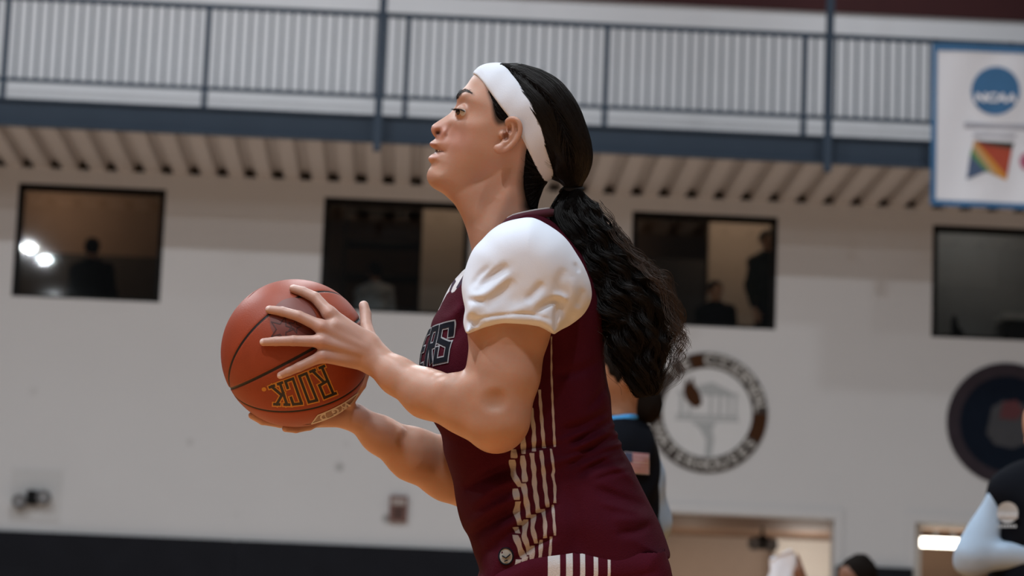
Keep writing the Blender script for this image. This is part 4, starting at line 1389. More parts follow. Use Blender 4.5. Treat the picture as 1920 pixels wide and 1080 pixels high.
def lock(t0, t1, ox, oz, amp, wl, ph, npt=26, tipgrow=0.0, dx=0.0):
    t = np.linspace(t0, t1, npt) * (len(spc) - 1)
    i = np.clip(t.astype(int), 0, len(spc) - 2); f = (t - i)[:, None]
    c = spc[i] * (1 - f) + spc[i + 1] * f
    r = np.interp(t, np.arange(len(sr)), sr)
    tan = np.gradient(c, axis=0); tan /= np.linalg.norm(tan, axis=1, keepdims=True)
    side = np.stack([tan[:, 1], -tan[:, 0], np.zeros(len(t))], 1); side /= np.linalg.norm(side, axis=1, keepdims=True)
    L = np.r_[0, np.cumsum(np.linalg.norm(np.diff(c, axis=0), axis=1))]
    a = amp * np.clip((L + 20) / 160, 0.15, 1)
    w = 2 * PI * L / wl + ph
    out = c + side * (ox * r + a * np.sin(w) + dx * (L / L[-1]) ** 2)[:, None]
    out[:, 2] += oz * r * 0.9 + a * np.cos(w)
    return out


cs = []; ct = []
for g in range(150):
    ang = rng.random() * 2 * PI; rr = math.sqrt(rng.random()) * 1.0
    ox, oz = rr * math.cos(ang), rr * math.sin(ang)
    amp, wl, ph = 4 + 6 * rng.random(), 52 + 40 * rng.random(), rng.random() * 2 * PI
    t1 = 0.72 + 0.30 * rng.random()
    for k in range(28):
        cs.append(lock(0.0, min(1, t1 + 0.04 * rng.normal()), ox + rng.normal() * 0.055, oz + rng.normal() * 0.07, amp * (1 + .15 * rng.normal()), wl, ph + .25 * rng.normal()))
for g in range(46):                   # loose curls along the outer edge and the tip
    ox = 0.8 + 0.42 * rng.random(); oz = rng.normal() * 0.5
    amp, wl, ph = 6 + 6 * rng.random(), 40 + 26 * rng.random(), rng.random() * 2 * PI
    t0 = 0.25 + 0.3 * rng.random(); t1 = t0 + 0.3 + 0.12 * rng.random()
    for k in range(9):
        ct.append(lock(t0, min(1.0, t1 + .03 * rng.normal()), ox + rng.normal() * .05, oz + rng.normal() * .06, amp, wl, ph + .3 * rng.normal(), 30, 0, 22 * rng.random()))
for g in range(40):                   # single stray hairs
    ct.append(lock(0.05 + .5 * rng.random(), 1.0 * (0.75 + .25 * rng.random()), rng.choice([-1, 1]) * (0.9 + .35 * rng.random()), rng.normal() * .5, 6, 60, rng.random() * 6, 24, 0, 10 * rng.normal()))
strands('wavy_locks', cs, pw, pony, M_hair, 0.42, 0.22)
strands('loose_curls', ct, pw, pony, M_hair_tip, 0.42, 0.2)
b = MB(); b.tube([(1074 + 17 * math.cos(a), 355 + 5 * math.sin(a) * .3, 17 * math.sin(a)) for a in np.linspace(0, 2 * PI, 25)[:-1]], 5.0, 8, True)
b.tube([(1058, 355, 10), (1052, 358, 14), (1049, 361, 14), (1053, 355, 16)], 2.0, 6)
put('hair_tie', np.array(b.V), b.F, pw, player, mat('black_elastic', (0.008, 0.008, 0.009), rough=0.8))
# ---- jersey
def cloth_mat(name, col, trims, rough=0.85, sheen=0.0):
    """cloth with print: each trim = (attribute, colour); printed where the attribute is positive"""
    m = mat(name, col, rough=rough, spec=0.08, sheen=sheen, noise=0.10, nscale=14, bump=0.25, bscale=500)
    n, l = nt(m); b = n['Principled BSDF']
    src = b.inputs['Base Color'].links[0].from_socket
    for an, c in trims:
        a = n.new('ShaderNodeAttribute'); a.attribute_name = an
        r = n.new('ShaderNodeMapRange'); r.inputs[1].default_value = -0.5; r.inputs[2].default_value = 0.5
        l.new(a.outputs['Fac'], r.inputs[0])
        x = n.new('ShaderNodeMixRGB'); x.inputs[2].default_value = (*c, 1)
        l.new(r.outputs[0], x.inputs[0]); l.new(src, x.inputs[1]); src = x.outputs[0]
    l.new(src, b.inputs['Base Color'])
    return m


M_jersey = cloth_mat('maroon_jersey', (0.056, 0.0052, 0.0135), [('stripe', (0.42, 0.375, 0.36)), ('trim', (0.62, 0.60, 0.62)), ('trim_dark', (0.05, 0.03, 0.05))])
M_shorts = cloth_mat('maroon_shorts', (0.068, 0.0065, 0.017), [('stripe', (0.62, 0.62, 0.64))])
JER = [(874, 503), (860, 516), (848, 530), (836, 551), (824, 577), (811, 600), (806, 618), (797, 640), (789, 668), (788, 700), (795, 745), (810, 785), (827, 815), (832, 847), (841, 876), (849, 902), (854, 935), (860, 965), (868, 988), (879, 1007), (888, 1035),
       (897, 1060), (903, 1084), (915, 1088), (935, 1083), (962, 1073), (1000, 1066), (1060, 1062), (1130, 1061), (1200, 1055), (1247, 1047), (1256, 1040), (1252, 1022), (1238, 984), (1216, 939), (1193, 893), (1184, 872), (1172, 851), (1165, 839), (1166, 831), (1158, 821), (1159, 813), (1151, 804), (1153, 796), (1148, 785), (1145, 745), (1140, 722), (1135, 690), (1133, 654), (1134, 610),
       (1130, 565), (1118, 520), (1098, 480), (1072, 448), (1045, 422), (1018, 403), (990, 397), (965, 406), (950, 428), (932, 462), (905, 490)]
JC = [(960, 440, 150, 55), (1040, 450, 140, 60), (1090, 520, 150, 80), (905, 500, 115, 50), (960, 520, 160, 80), (840, 610, 112, 62), (815, 670, 118, 72), (900, 650, 155, 80), (1000, 650, 155, 90), (1110, 620, 140, 85),
      (840, 790, 118, 70), (900, 780, 150, 80), (1000, 780, 150, 90), (1120, 760, 135, 80), (870, 900, 126, 70), (950, 900, 150, 80), (1050, 900, 156, 90), (1150, 870, 140, 80), (885, 1000, 140, 70), (950, 1000, 168, 80), (1080, 1000, 186, 95),
      (1200, 960, 160, 90), (940, 1068, 172, 16), (1080, 1056, 190, 14), (1200, 1046, 170, 16), (1230, 1020, 150, 60), (1000, 1058, 180, 14)]
JF = [([(1098, 800), (1128, 790), (1150, 778)], -3.2, 3.0), ([(1090, 815), (1125, 803), (1154, 790)], 2.4, 3), ([(1100, 838), (1135, 826), (1162, 818)], -3.4, 3.0), ([(1095, 850), (1135, 836), (1164, 828)], 2.6, 3), ([(1098, 868), (1140, 852), (1170, 846)], -3.2, 3.2), ([(1040, 812), (1080, 800), (1120, 786)], -2.2, 3.5), ([(1045, 850), (1080, 838), (1110, 828)], -2.4, 4), ([(1110, 890), (1150, 880), (1182, 878)], -2.6, 3.5), ([(1120, 930), (1160, 942), (1205, 955)], 2.4, 5), ([(1064, 826), (1110, 806), (1156, 786)], -7, 5), ([(1085, 842), (1125, 822), (1162, 812)], -7, 5), ([(1075, 832), (1118, 814), (1158, 800)], 4, 5), ([(1060, 862), (1120, 842), (1168, 838)], -6, 6), ([(1050, 800), (1100, 785), (1150, 764)], -5, 6),
      ([(1080, 880), (1130, 862), (1180, 862)], -5, 6), ([(1130, 850), (1170, 880), (1200, 905)], 5, 8), ([(1110, 905), (1160, 925), (1215, 945)], -4, 7), ([(1150, 985), (1185, 985), (1215, 975)], -4, 6), ([(1140, 960), (1190, 962), (1225, 965)], 4, 8),
      ([(870, 912), (915, 885), (968, 862)], -7, 8), ([(880, 945), (930, 905), (985, 885)], 5, 9), ([(882, 1000), (930, 965), (985, 938)], -8, 8), ([(900, 1040), (940, 1000), (990, 965)], -5, 8), ([(880, 975), (930, 938), (990, 912)], 5, 8),
      ([(960, 836), (1000, 830), (1045, 826)], -4, 4), ([(960, 985), (1000, 955), (1045, 932)], -5, 4), ([(965, 1035), (1000, 1008), (1040, 990)], -4, 4), ([(1040, 700), (1090, 690), (1130, 670)], -3, 8), ([(1060, 900), (1075, 960), (1080, 1030)], -3, 14),
      ([(1000, 870), (1060, 850), (1090, 846)], 3, 8), ([(850, 640), (870, 600), (880, 560)], -5, 7), ([(830, 600), (850, 590), (868, 570)], 4, 8), ([(1100, 760), (1125, 735), (1140, 715)], -4, 6)]
jersey = Inflate(JER, JC, step=2.0, strokes=[(p_, a_ * 2.3, w_ * .85) for p_, a_, w_ in JF])
P, Q = surface(jersey, (770, 380, -210), (1275, 1105, 210), h=2.6)
ST = [  # stripe centre lines: list of runs (x, y); breaks where the cloth folds
    ([[(1032, 628), (1032, 695), (1034, 750), (1038, 830)], [(1031, 833), (1036, 870), (1036, 874), (1034, 880), (1038, 900), (1038, 931)], [(1034, 934), (1036, 960), (1038, 989)], [(1031, 991), (1026, 1064)]], 2.2),
    ([[(1010, 725), (1015, 791), (1018.5, 832)], [(1013, 836), (1017, 870), (1020, 900), (1025, 939)], [(1016, 942), (1020, 965), (1020, 994)], [(1013, 997), (1009, 1066)]], 3.1),
    ([[(995, 758), (1000, 800), (1000, 838)], [(996, 841), (1000, 872), (1001, 900), (1008, 949)], [(1000, 952), (997, 975), (1004, 1004)], [(998, 1008), (995, 1040), (989, 1069)]], 3.7),
    ([[(980, 790), (981, 842)], [(979, 845), (984, 893)], [(981, 896), (991, 958)], [(985, 961), (982, 990), (993, 1024)], [(984, 1027), (975, 1072)]], 4.3),
    ([[(963, 834), (964, 850)], [(960, 853), (963, 880), (975, 902)], [(966, 905), (969, 925)], [(971, 928), (968, 950), (976, 972)], [(966, 975), (971, 986)], [(966, 989), (981, 1030)], [(972, 1033), (963, 1076)]], 5.0)]


def stripe_attr(P, runs_all):
    out = np.full(len(P), -30.0)
    for runs, hw in runs_all:
        for run in runs:
            r_ = np.array(run, float)
            xs_ = np.interp(P[:, 1], r_[:, 1], r_[:, 0])
            w = hw * (1 + 0.16 * np.sin(P[:, 1] * 0.23 + r_[0, 0])) * np.clip(0.55 + (P[:, 1] - 620) / 420.0, 0.55, 1.12)
            v = w - np.abs(P[:, 0] - xs_)
            v = np.minimum(v, np.minimum(P[:, 1] - r_[0, 1], r_[-1, 1] - P[:, 1]) * 1.2)
            out = np.maximum(out, v)
    return np.where(np.abs(P[:, 2]) > 60, out, -30)


def poly_attr(P, poly, sm=False):
    q = np.array(poly, float)
    lo, hi = q.min(0) - 30, q.max(0) + 30
    ix = np.where((P[:, 0] > lo[0]) & (P[:, 0] < hi[0]) & (P[:, 1] > lo[1]) & (P[:, 1] < hi[1]))[0]
    out = np.full(len(P), -30.0)
    out[ix] = poly_sdf(q, P[ix, 0], P[ix, 1])
    return out


tr = np.maximum(poly_attr(P, [(880, 488), (862, 508), (842, 530), (826, 560), (812, 584), (823, 581), (829, 568), (838, 552), (846, 543), (848, 549), (853, 547), (866, 530), (876, 520)]), poly_attr(P, [(1004, 386), (985, 392), (985, 397), (1006, 394), (1030, 402), (1042, 412), (1046, 408), (1030, 392)]))
td = np.maximum(poly_attr(P, [(853, 522), (848, 530), (843, 545), (846, 548), (850, 538), (856, 528)]), poly_attr(P, [(872, 512), (856, 540), (860, 541), (876, 520)]))
jo = put('jersey', P, Q, pw, player, M_jersey, attrs={'stripe': ('FLOAT', stripe_attr(P, ST)), 'trim': ('FLOAT', tr), 'trim_dark': ('FLOAT', td)})

# jersey lettering wrapped round the chest
M_ltr = mat('black_twill', (0.008, 0.010, 0.016), rough=0.8, spec=0.08)
M_ltr2 = mat('grey_twill', (0.30, 0.31, 0.34), rough=0.7)


def chest(a, y):
    """point on the chest at arc length a from the front centre line, at height y"""
    xs_ = np.concatenate([np.linspace(jx0(y), jx0(y) + 20, 60), np.linspace(jx0(y) + 20.5, jx0(y) + 160, 120)])
    z = jersey.W(xs_, np.full_like(xs_, y))
    z[0] = 0
    L = np.r_[0, np.cumsum(np.hypot(np.diff(xs_), np.diff(z)))]
    s_ = abs(a)
    x = np.interp(s_, L, xs_); zz = np.interp(s_, L, z)
    return np.array([x, y, math.copysign(zz, a)])


_jx = {}
def jx0(y):
    k = round(y * 2) / 2
    if k not in _jx:
        xx = np.arange(770, 900, 0.25); v = jersey.samp(jersey.W2, xx, np.full_like(xx, k)); _jx[k] = xx[np.argmax(v > 0)]
    return _jx[k]


GL = {'S': [((0, 0), (0, .34)), ((0, 0), (1, 0)), ((1, 0), (1, .42)), ((1, .42), (0, .62)), ((0, .62), (0, 1)), ((0, 1), (1, 1)), ((1, 1), (1, .72))],
      'R': [((0, 0), (0, 1)), ((0, 1), (1, 1)), ((1, 1), (1, .5)), ((1, .5), (0, .5)), ((.45, .5), (1, 0))],
      'E': [((0, 0), (0, 1)), ((0, 1), (1, 1)), ((0, .5), (.75, .5)), ((0, 0), (1, 0))]}


def seg_quad(p, q, w, e=1.0):
    p, q = np.array(p, float), np.array(q, float); d = (q - p) / (np.linalg.norm(q - p) + 1e-9); nn = np.array([-d[1], d[0]])
    p = p - d * w * e; q = q + d * w * e
    return [p - nn * w, q - nn * w, q + nn * w, p + nn * w]


def letter(ch, a0, wd, y_top, y_bot, sw, m, off, name):
    b = MB()
    for (p, q) in GL[ch]:
        P0 = (a0 - wd + p[0] * wd, y_bot - p[1] * (y_bot - y_top)); P1 = (a0 - wd + q[0] * wd, y_bot - q[1] * (y_bot - y_top))
        A, B_, C_, D_ = seg_quad(P0, P1, sw, 1.0 if p[0] == q[0] or p[1] == q[1] else 0.35)
        N_ = 10
        V = []
        for i in range(N_ + 1):
            for j in range(4):
                t, u = i / N_, j / 3
                g = (A * (1 - t) + B_ * t) * (1 - u) + (D_ * (1 - t) + C_ * t) * u
                yy = g[1] - 0.16 * (g[0] - sL); sh_ = -(jx0(yy) - jx0(644)) * 0.9; c = chest(g[0] + sh_, yy); c2 = chest(g[0] + 2 + sh_, yy)
                t_ = c2 - c; nv = np.array([-t_[2], 0, t_[0]]); nv /= np.linalg.norm(nv) + 1e-9
                if nv[0] > 0 and g[0] < 40: nv = -nv
                V.append(c + nv * (-off if nv[2] < 0 and g[0] > 40 else off))
        Fc = [(i * 4 + j, i * 4 + j + 1, i * 4 + j + 5, i * 4 + j + 4) for i in range(N_) for j in range(3)]
        b.add(V, Fc)
    put(name, np.array(b.V), b.F, pw, jo, m)


def arc_at(x, y):
    a_ = np.linspace(0, 220, 400); xx = np.array([chest(v, y)[0] for v in a_]); return float(np.interp(x, xx, a_))


sR, sL = arc_at(853, 636), arc_at(823, 644)
rR, rL = arc_at(818, 650), arc_at(803, 655)
for ch, a1, wd in (('S', sR, sR - sL), ('R', rR, rR - rL), ('E', rL - 12, rR - rL)):
    letter(ch, a1 - 5, wd - 8, 612, 676, 7.6, M_ltr2, 1.6, 'letter_outline')
    letter(ch, a1 - 5, wd - 8, 612, 676, 5.0, M_ltr, 2.4, 'letter')

# small round badge at the hem
def on_j(x, y, off): return np.array([x, y, jersey.W(x, y) + off])
M_badge = mat('grey_badge', (0.30, 0.30, 0.28), rough=0.6, noise=0.3, nscale=40)
b = MB()
ring = [on_j(949 + 13 * math.cos(a), 1027 + 15 * math.sin(a), 1.5) for a in np.linspace(0, 2 * PI, 25)[:-1]]
b.add([on_j(949, 1027, 3.0)] + ring, [(0, i + 1, (i + 1) % 24 + 1) for i in range(24)])
bd = put('badge', np.array(b.V), b.F, pw, jo, M_badge)
b = MB()
b.tube([on_j(949 + 13 * math.cos(a), 1027 + 15 * math.sin(a), 2) for a in np.linspace(0, 2 * PI, 25)[:-1]], 1.4, 6, True)
b.tube([on_j(942, 1026, 4), on_j(949, 1030, 4), on_j(957, 1023, 4)], 1.2, 6); b.tube([on_j(946, 1036, 4), on_j(952, 1034, 4)], 1.0, 6)
put('badge_edge', np.array(b.V), b.F, pw, bd, M_ltr)

# collar: a maroon band round the neck with a pale inner edge
def collar(off_y, rad, mm, name, k=1.0):
    pts = []
    for a in np.linspace(0, 2 * PI, 49)[:-1]:
        cx_, cy_ = 963, 419 + off_y
        x = cx_ + (72 + 4 * k) * math.cos(a); z = (66 + 4 * k) * math.sin(a)
        y = cy_ - 20 * math.cos(a) - 6 * math.sin(a) ** 2 + (120 * max(0, -math.cos(a) - 0.05) ** 1.6)
        pts.append((x, y, z))
    b_ = MB(); b_.tube(pts, rad, 8, True)
    put(name, np.array(b_.V), b_.F, pw, jo, mm, smooth=True)


collar(0, 8.0, M_jersey_plain if 'M_jersey_plain' in globals() else mat('maroon_rib', (0.075, 0.008, 0.020), rough=0.8, sheen=0.1), 'collar')
collar(-8, 2.2, mat('pale_rib', (0.45, 0.42, 0.42), rough=0.8), 'collar_edge', 0.2)

# ---- white undershirt sleeves
M_tee = mat('white_jersey_knit', (0.70, 0.755, 0.86), rough=0.85, spec=0.2, sheen=0.1, bump=0.05, bscale=600)
SLV = [(923, 435), (942, 423), (967, 415.5), (997, 413), (1027, 427), (1056, 449), (1078, 480), (1093, 507), (1103, 537), (1103, 562), (1090, 587), (1067, 606), (1050, 615), (1040, 621), (1034, 623), (1012, 612), (982, 606.5), (945, 605.5), (915, 611), (897, 617), (886, 621), (878.5, 622), (874, 613), (872, 602), (873, 590), (875, 578), (871, 558), (869, 536), (874, 510), (888, 473), (908, 450)]
SC = [(960, 440, 92, 50), (1000, 440, 92, 52), (1050, 480, 92, 62), (920, 480, 90, 55), (960, 500, 98, 70), (890, 530, 86, 45), (960, 560, 98, 60), (1020, 540, 96, 62), (1080, 530, 66, 48), (1085, 570, 52, 38), (1060, 598, 60, 26), (890, 600, 86, 30), (960, 588, 104, 22), (1010, 598, 100, 18), (950, 602, 102, 7), (900, 612, 98, 7), (882, 617, 92, 7), (985, 603, 102, 7), (1018, 612, 98, 7), (1034, 619, 90, 8), (885, 585, 94, 14)]
SF = [([(955, 501), (928, 515), (900, 540)], -8, 6), ([(920, 502), (900, 520), (884, 543)], -4, 4), ([(938, 498), (912, 520), (893, 545)], 3, 4), ([(882, 553), (915, 548), (958, 514)], 5, 5), ([(876, 560), (895, 563), (912, 566)], -5, 4), ([(911, 575), (940, 552), (967, 526)], -5, 7),
      ([(985, 566), (1000, 550), (1016, 530)], -6, 6), ([(960, 580), (990, 570), (1020, 548)], 3, 6), ([(1000, 588), (1022, 570), (1042, 563), (1050, 588)], -8, 4.5), ([(1032, 553), (1048, 555), (1060, 562)], 5, 4), ([(1088, 542), (1082, 560), (1076, 575)], -6, 5), ([(1056, 505), (1044, 530), (1050, 560)], -4, 7),
      ([(1072, 495), (1080, 512)], -5, 3), ([(1015, 424), (1051, 448), (1075, 476)], -4, 2.2), ([(1040, 568), (1038, 600), (1036, 625)], -12, 3.2), ([(1068, 520), (1070, 550), (1060, 590)], 4, 6), ([(879, 600), (920, 591), (985, 586), (1034, 598)], -3.5, 2.0), ([(1074, 585), (1060, 600), (1044, 612)], -4, 4)]
slv = Inflate(SLV, SC, z0=188, step=1.5, strokes=SF)
P, Q = surface(slv, (855, 396, 70), (1120, 640, 300), h=2.2)
put('sleeve', P, Q, pw, player, M_tee)
P2 = P * np.array([1, 1, -1])
put('sleeve', P2, Q[:, ::-1], pw, player, M_tee)

# ---- shorts, shoes
SHO = [(905, 1060), (945, 1030), (1010, 1005), (1130, 1000), (1225, 1005), (1248, 1040), (1258, 1080), (1276, 1160), (1290, 1290), (1270, 1335), (1180, 1362), (1040, 1372), (930, 1362), (880, 1330), (872, 1250), (882, 1150)]
def half(sg):
    return Inflate(SHO, [(950, 1060, 98, 40), (1100, 1060, 104, 50), (1220, 1060, 95, 50), (950, 1250, 98, 60), (1200, 1250, 98, 70), (1080, 1350, 98, 30)], z0=sg * 82, step=3.0,
                   strokes=[([(1100, 1066), (1170, 1066), (1240, 1052)], -4, 4), ([(1000, 1075), (1060, 1120), (1080, 1200)], -5, 10), ([(1140, 1090), (1180, 1180), (1190, 1300)], -5, 10)])
P, Q = surface(Union([half(1), half(-1)], k=14, kin=14), (850, 1020, -200), (1310, 1390, 200), h=4.0)
run = [([[(1036 + i * 24.0 + (4 if i else 0), 1058), (1030 + i * 22.0, 1200), (1010 + i * 22, 1372)]], (11, 6, 4.5, 4, 2.6)[i]) for i in range(5)]
out = np.full(len(P), -30.0)
for runs, hw in run:
    r_ = np.array(runs[0]); v = hw - np.abs(P[:, 0] - np.interp(P[:, 1], r_[:, 1], r_[:, 0])); out = np.maximum(out, v)
out = np.where(np.abs(P[:, 2]) > 100, out, -30)
put('shorts', P, Q, pw, player, M_shorts, attrs={'stripe': ('FLOAT', out)})
M_shoe = mat('white_shoe', (0.6, 0.6, 0.62), rough=0.5)
for s_ in (1, -1):
    sh = Union([Ell((1060, 2035, s_ * 110), (92, 30, 40), 14), Ell((1122, 2015, s_ * 110), (48, 48, 38), 14), Cap((1125, 1960, s_ * 110), (1122, 2010, s_ * 110), 38, 40, 14)], k=16)
    P, Q = surface(sh, (950, 1910, s_ * 110 - 60), (1190, 2075, s_ * 110 + 60), h=5.0)
    P[:, 1] = np.minimum(P[:, 1], FLOOR_Y)
    so = put('shoe', P, Q, pw, player, M_shoe)
    b = MB()
    for i in range(4):
        b.tube([(1040 + i * 16, 2012 - i * 9, s_ * 110 - 22), (1036 + i * 16, 2003 - i * 9, s_ * 110), (1040 + i * 16, 2012 - i * 9, s_ * 110 + 22)], 3, 6)
    put('laces', np.array(b.V), b.F, pw, so, M_ltr)['kind'] = 'stuff'
# ================================================================== the basketball
bw = pw([BC])[0]
ball = empty('basketball', (bw[0], bw[1], bw[2]), 'orange leather basketball with black seams held in both hands', 'basketball')


def unit(px, py):
    """direction from the ball's centre to the surface point seen at an image place"""
    q = on_ball(px, py, 0) - BC
    return q / np.linalg.norm(q)


def plane_fit(pts, great=False):
    U_ = np.array([unit(*p) for p in pts])
    if great:
        _, _, vt = np.linalg.svd(U_); return vt[2], 0.0
    c = U_.mean(0); _, _, vt = np.linalg.svd(U_ - c)
    n_ = vt[2]; return n_, float(n_ @ c)


seams = [plane_fit([(438, 727), (479, 711), (520, 689), (557, 670), (586, 654)], True),
         plane_fit([(430, 684), (447, 657), (472, 623), (501, 594), (541, 563), (589, 547), (620, 545), (652, 552)]),
         plane_fit([(460, 758), (488, 768), (526, 772), (564, 771), (601, 763), (639, 747)])]
nA = seams[0][0]
e2 = np.cross(nA, [0.3, 0.2, 1.0]); e2 /= np.linalg.norm(e2)
e3 = np.cross(nA, unit(440, 640)); e3 /= np.linalg.norm(e3)
seams.append((e3, 0.0))


class V3:
    pass


nu, nv = 420, 210
th_ = np.pi * (np.arange(nv + 1)) / nv; ph_ = 2 * np.pi * np.arange(nu) / nu
T_, Ph = np.meshgrid(th_, ph_, indexing='ij')
U_ = np.stack([np.sin(T_) * np.cos(Ph), np.cos(T_), np.sin(T_) * np.sin(Ph)], -1).reshape(-1, 3)
sd_ = np.full(len(U_), 1e3)
for i_, (n_, d_) in enumerate(seams):
    a_ = np.abs(np.arcsin(np.clip(U_ @ n_, -1, 1)) - math.asin(d_)) * BR
    if i_ == 3: a_ = np.where(U_[:, 2] > 0.25, 1e3, a_)
    sd_ = np.minimum(sd_, a_)
rad_ = BR - 2.0 * np.exp(-(sd_ / 2.6) ** 2)
Pb = BC + U_ * rad_[:, None]
ii, jj = np.meshgrid(np.arange(nv), np.arange(nu), indexing='ij')
Qb = np.stack([ii * nu + jj, ii * nu + (jj + 1) % nu, (ii + 1) * nu + (jj + 1) % nu, (ii + 1) * nu + jj], -1).reshape(-1, 4)
M_ball = mat('orange_leather', (0.26, 0.044, 0.0165), rough=0.48, spec=0.28, noise=0.12, nscale=30)
n, l = nt(M_ball); b = n['Principled BSDF']
src = b.inputs['Base Color'].links[0].from_socket
a = n.new('ShaderNodeAttribute'); a.attribute_name = 'seam'
r = n.new('ShaderNodeMapRange'); r.inputs[1].default_value = 3.2; r.inputs[2].default_value = 2.2
l.new(a.outputs['Fac'], r.inputs[0])
x = n.new('ShaderNodeMixRGB'); x.inputs[2].default_value = (0.016, 0.011, 0.010, 1)
l.new(r.outputs[0], x.inputs[0]); l.new(src, x.inputs[1]); l.new(x.outputs[0], b.inputs['Base Color'])
tc = n.new('ShaderNodeTexCoord'); vo = n.new('ShaderNodeTexVoronoi'); vo.inputs['Scale'].default_value = 520
l.new(tc.outputs['Object'], vo.inputs['Vector'])
bp = n.new('ShaderNodeBump'); bp.inputs['Strength'].default_value = 0.22; bp.inputs['Distance'].default_value = 0.0006; bp.invert = True
l.new(vo.outputs['Distance'], bp.inputs['Height']); l.new(bp.outputs[0], b.inputs['Normal'])
skin_ball = put('ball_skin', Pb, Qb, pw, ball, M_ball, attrs={'seam': ('FLOAT', np.minimum(sd_, 30))})


def on_skin(px, py, lift):
    return on_ball(px, py, lift)


def stroke_geo(b, p, q, w, lift, ext=None, nseg=6, nw=2):
    p, q = np.array(p, float), np.array(q, float); d = (q - p) / (np.linalg.norm(q - p) + 1e-9); nn = np.array([-d[1], d[0]])
    e = w if ext is None else ext
    p = p - d * e; q = q + d * e
    V = []
    for i in range(nseg + 1):
        c = p + (q - p) * i / nseg
        for j in range(nw + 1):
            g = c + nn * w * (2 * j / nw - 1)
            V.append(on_skin(g[0], g[1], lift))
    b.add(V, [(i * (nw + 1) + j, i * (nw + 1) + j + 1, (i + 1) * (nw + 1) + j + 1, (i + 1) * (nw + 1) + j) for i in range(nseg) for j in range(nw)])


M_bblack = mat('black_ink', (0.010, 0.008, 0.008), rough=0.45)
M_gold = mat('gold_ink', (0.52, 0.22, 0.025), rough=0.45)
BE = np.array([(609, 686), (580, 698), (555, 708), (530, 717), (504, 727)], float)
TE = np.array([(631, 737), (601, 749), (572, 756), (544, 759), (512, 758)], float)


def rk(a, v):
    bx = np.array([np.interp(a, range(5), BE[:, 0]), np.interp(a, range(5), BE[:, 1])])
    tx = np.array([np.interp(a, range(5), TE[:, 0]), np.interp(a, range(5), TE[:, 1])])
    return bx * (1 - v) + tx * v


GB = {'R': [((.15, 0), (.15, 1)), ((.15, 1), (.8, 1)), ((.8, 1), (.8, .55)), ((.8, .55), (.15, .5)), ((.42, .5), (.85, 0)), ((.0, 1), (.2, 1)), ((0, 0), (.3, 0)), ((.7, 0), (1, 0))],
      'O': [((.2, .06), (.2, .94)), ((.2, 1), (.8, 1)), ((.8, .94), (.8, .06)), ((.8, 0), (.2, 0))],
      'C': [((.2, .06), (.2, .94)), ((.2, 1), (.8, 1)), ((.85, 1), (.85, .72)), ((.85, .28), (.85, 0)), ((.8, 0), (.2, 0))],
      'K': [((.15, 0), (.15, 1)), ((.15, .45), (.85, 1)), ((.3, .55), (.85, 0)), ((0, 0), (.3, 0)), ((0, 1), (.3, 1)), ((.68, 0), (1, 0)), ((.68, 1), (1, 1))]}
for k_, ch in enumerate('ROCK'):
    g1, g2 = MB(), MB()
    for p, q in GB[ch]:
        P0, P1 = rk(k_ + .06 + .86 * p[0], p[1]), rk(k_ + .06 + .86 * q[0], q[1])
        stroke_geo(g1, P0, P1, 4.7, 0.5); stroke_geo(g2, P0, P1, 2.5, 0.9)
    put('letter_outline', np.array(g1.V), g1.F, pw, skin_ball, M_gold); put('letter', np.array(g2.V), g2.F, pw, skin_ball, M_bblack)
g = MB(); g.add([on_skin(495, 730, .8)] + [on_skin(495 + 4.5 * math.cos(t), 730 + 4 * math.sin(t), .5) for t in np.linspace(0, 2 * PI, 13)[:-1]], [(0, i + 1, (i + 1) % 12 + 1) for i in range(12)])
put('gold_dot', np.array(g.V), g.F, pw, skin_ball, M_gold)
# round crest under the fingers
M_crest = mat('dark_red_ink', (0.15, 0.028, 0.016), rough=0.45)
g = MB()
for r0c, r1c, lift in ((0, 1, 0.35),):
    rings = [[on_skin(550 + 44 * q * math.cos(t), 602 + 44 * q * math.sin(t), lift) for t in np.linspace(0, 2 * PI, 41)[:-1]] for q in (0.02, .25, .5, .75, 1)]
    V = [p for rr in rings for p in rr]
    g.add(V, [(i * 40 + j, i * 40 + (j + 1) % 40, (i + 1) * 40 + (j + 1) % 40, (i + 1) * 40 + j) for i in range(4) for j in range(40)])
put('crest_patch', np.array(g.V), g.F, pw, skin_ball, M_crest)
g = MB()
for sc_, cx_, cy_ in ((24, 528, 617), (13, 552, 612)):
    pts = [(cx_ + sc_ * (1 if i % 2 == 0 else .42) * math.sin(i * PI / 5 + .3), cy_ - sc_ * (1 if i % 2 == 0 else .42) * math.cos(i * PI / 5 + .3)) for i in range(10)]
    for i in range(10): stroke_geo(g, pts[i], pts[(i + 1) % 10], 1.0, 0.8, 0.4, 3, 1)
put('star_outline', np.array(g.V), g.F, pw, skin_ball, mat('deep_red_ink', (0.055, 0.012, 0.008), rough=0.5))
# pale stamp near the bottom
M_stamp = mat('tan_stamp', (0.24, 0.14, 0.10), rough=0.5); M_white = mat('white_ink', (0.55, 0.50, 0.46), rough=0.5)
up_ = catmull([(596, 779), (620, 769), (645, 756), (672, 737)], 6, False); lo_ = catmull([(584, 795), (612, 786), (638, 773), (660, 755)], 6, False)
g = MB(); V = []
for i in range(len(up_)):
    for j in range(5):
        c = up_[i] + (lo_[i] - up_[i]) * j / 4; V.append(on_skin(c[0], c[1], 0.4))
g.add(V, [(i * 5 + j, i * 5 + j + 1, (i + 1) * 5 + j + 1, (i + 1) * 5 + j) for i in range(len(up_) - 1) for j in range(4)])
st_o = put('stamp', np.array(g.V), g.F, pw, skin_ball, M_stamp)
g = MB()
loop = list(up_) + list(lo_[::-1])
for i in range(len(loop)): stroke_geo(g, loop[i], loop[(i + 1) % len(loop)], 1.1, 0.8, .3, 2, 1)
